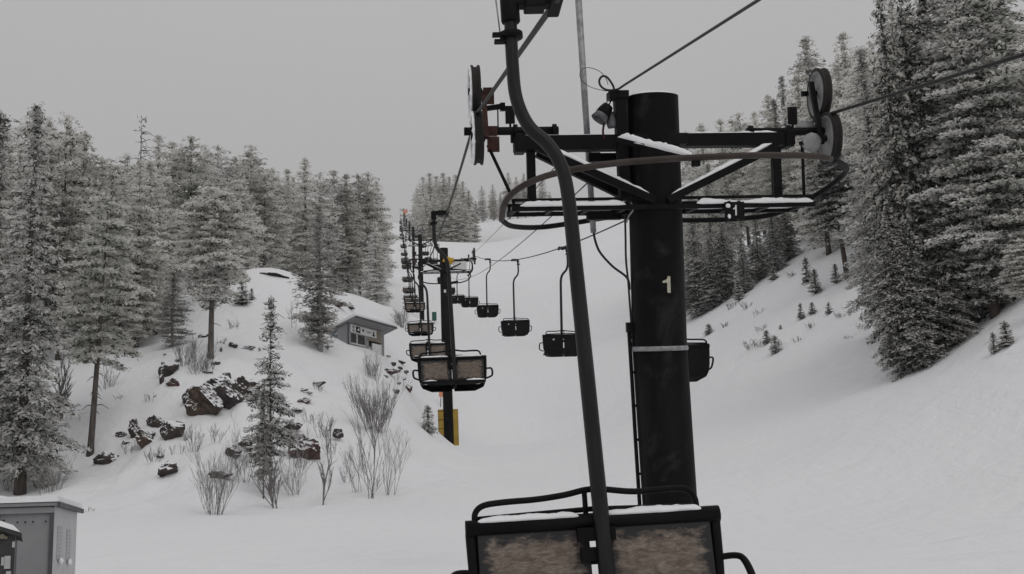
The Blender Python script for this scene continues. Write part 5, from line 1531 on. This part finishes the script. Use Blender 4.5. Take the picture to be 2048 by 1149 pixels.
b = MB(); wall(b, [(.05, -.05, ht - .04), (-.55, -.05, ht + .165), (-.55, -.05, ht + .20), (.05, -.05, ht - .005)], 2.3, (0, 1, 0), M['shed_dark']); wall(b, [(-.55, -.05, ht + .165), (-1.5, -.05, ht + .165), (-1.5, -.05, ht + .20), (-.55, -.05, ht + .20)], 2.3, (0, 1, 0), M['shed_dark']); r2 = b.build('roof', sh2)
b = MB(); wall(b, [(.04, -.05, ht + .002), (-.55, -.05, ht + .205), (-.55, -.05, ht + .265), (-.02, -.05, ht + .065)], 2.3, (0, 1, 0), M['snow']); wall(b, [(-.55, -.05, ht + .205), (-1.5, -.05, ht + .205), (-1.5, -.05, ht + .285), (-.55, -.05, ht + .265)], 2.3, (0, 1, 0), M['snow']); b.build('snow_on_roof', r2)
for (x, z, w_, h_) in ((-.012, -.10, .022, .05), (-.055, -.25, .05, .11), (-.042, -.36, .04, .07), (-.09, -.24, .03, .07), (-.06, -.48, .03, .08)):
    b = MB(); b.box((x, -.008, ht + z), (w_, .008, h_), M['louvre']); b.build('notice', sh2)
for (x, z, r_) in ((-.105, -.03, .022), (-.075, -.04, .014)):
    b = MB(); b.lathe([(0, 0), (-.02, r_), (.0, r_)], M['tan'], 'y', (x, -.01, ht + z), 10); b.build('dial', sh2)

# ------------------------------------------------------------------ small markers on the slope
def marker(px, py, wpx, hpx, mat, name, label, cat, post=1.6, lean=0.0, poster=True):
    b0 = hit(px, py); d = proj(b0)[2]; s = d / FPX
    r = empty(name, Matrix.Translation(b0) @ Matrix.Rotation(lean, 4, 'Y'))
    tag(r, label, cat)
    m1 = MB(); m1.tube([(0, .04, -.4), (0, .04, hpx * s * post)], .035, M['galv'], 8); m1.build('post', r)
    m2 = MB(); m2.box((0, 0, hpx * s * (post - .5)), (wpx * s, .03, hpx * s), mat); m2.build('panel', r, .01)
marker(869, 650, 9, 18, M['green'], 'trail_sign', 'green trail sign on the run between the slim and the yellow padded tower', 'trail sign', 1.45)
marker(881, 812, 8, 20, M['orange'], 'trail_flag', 'faded orange marker just above the yellow base pad', 'marker', 1.9, R(4))
marker(776, 606, 7, 14, M['black'], 'trail_marker', 'dark upright marker at the forest corner beside the run', 'marker', 1.3)

# ------------------------------------------------------------------ thin air between here and the far trees
def haze():
    m = bpy.data.materials.new('haze_air'); m.use_nodes = True; nt = m.node_tree
    nt.nodes.remove(nt.nodes['Principled BSDF'])
    v = N(nt, 'ShaderNodeVolumePrincipled'); v.inputs['Color'].default_value = (0.93, 0.94, 0.96, 1); v.inputs['Density'].default_value = 0.00030; v.inputs['Anisotropy'].default_value = 0.0
    nt.links.new(v.outputs[0], nt.nodes['Material Output'].inputs['Volume'])
    b = MB(); b.box((0, 490, 148), (2300, 1080, 324), m)
    o = b.build('haze'); tag(o, 'thin cold haze filling the air over the whole slope', 'haze', kind='stuff')
haze()
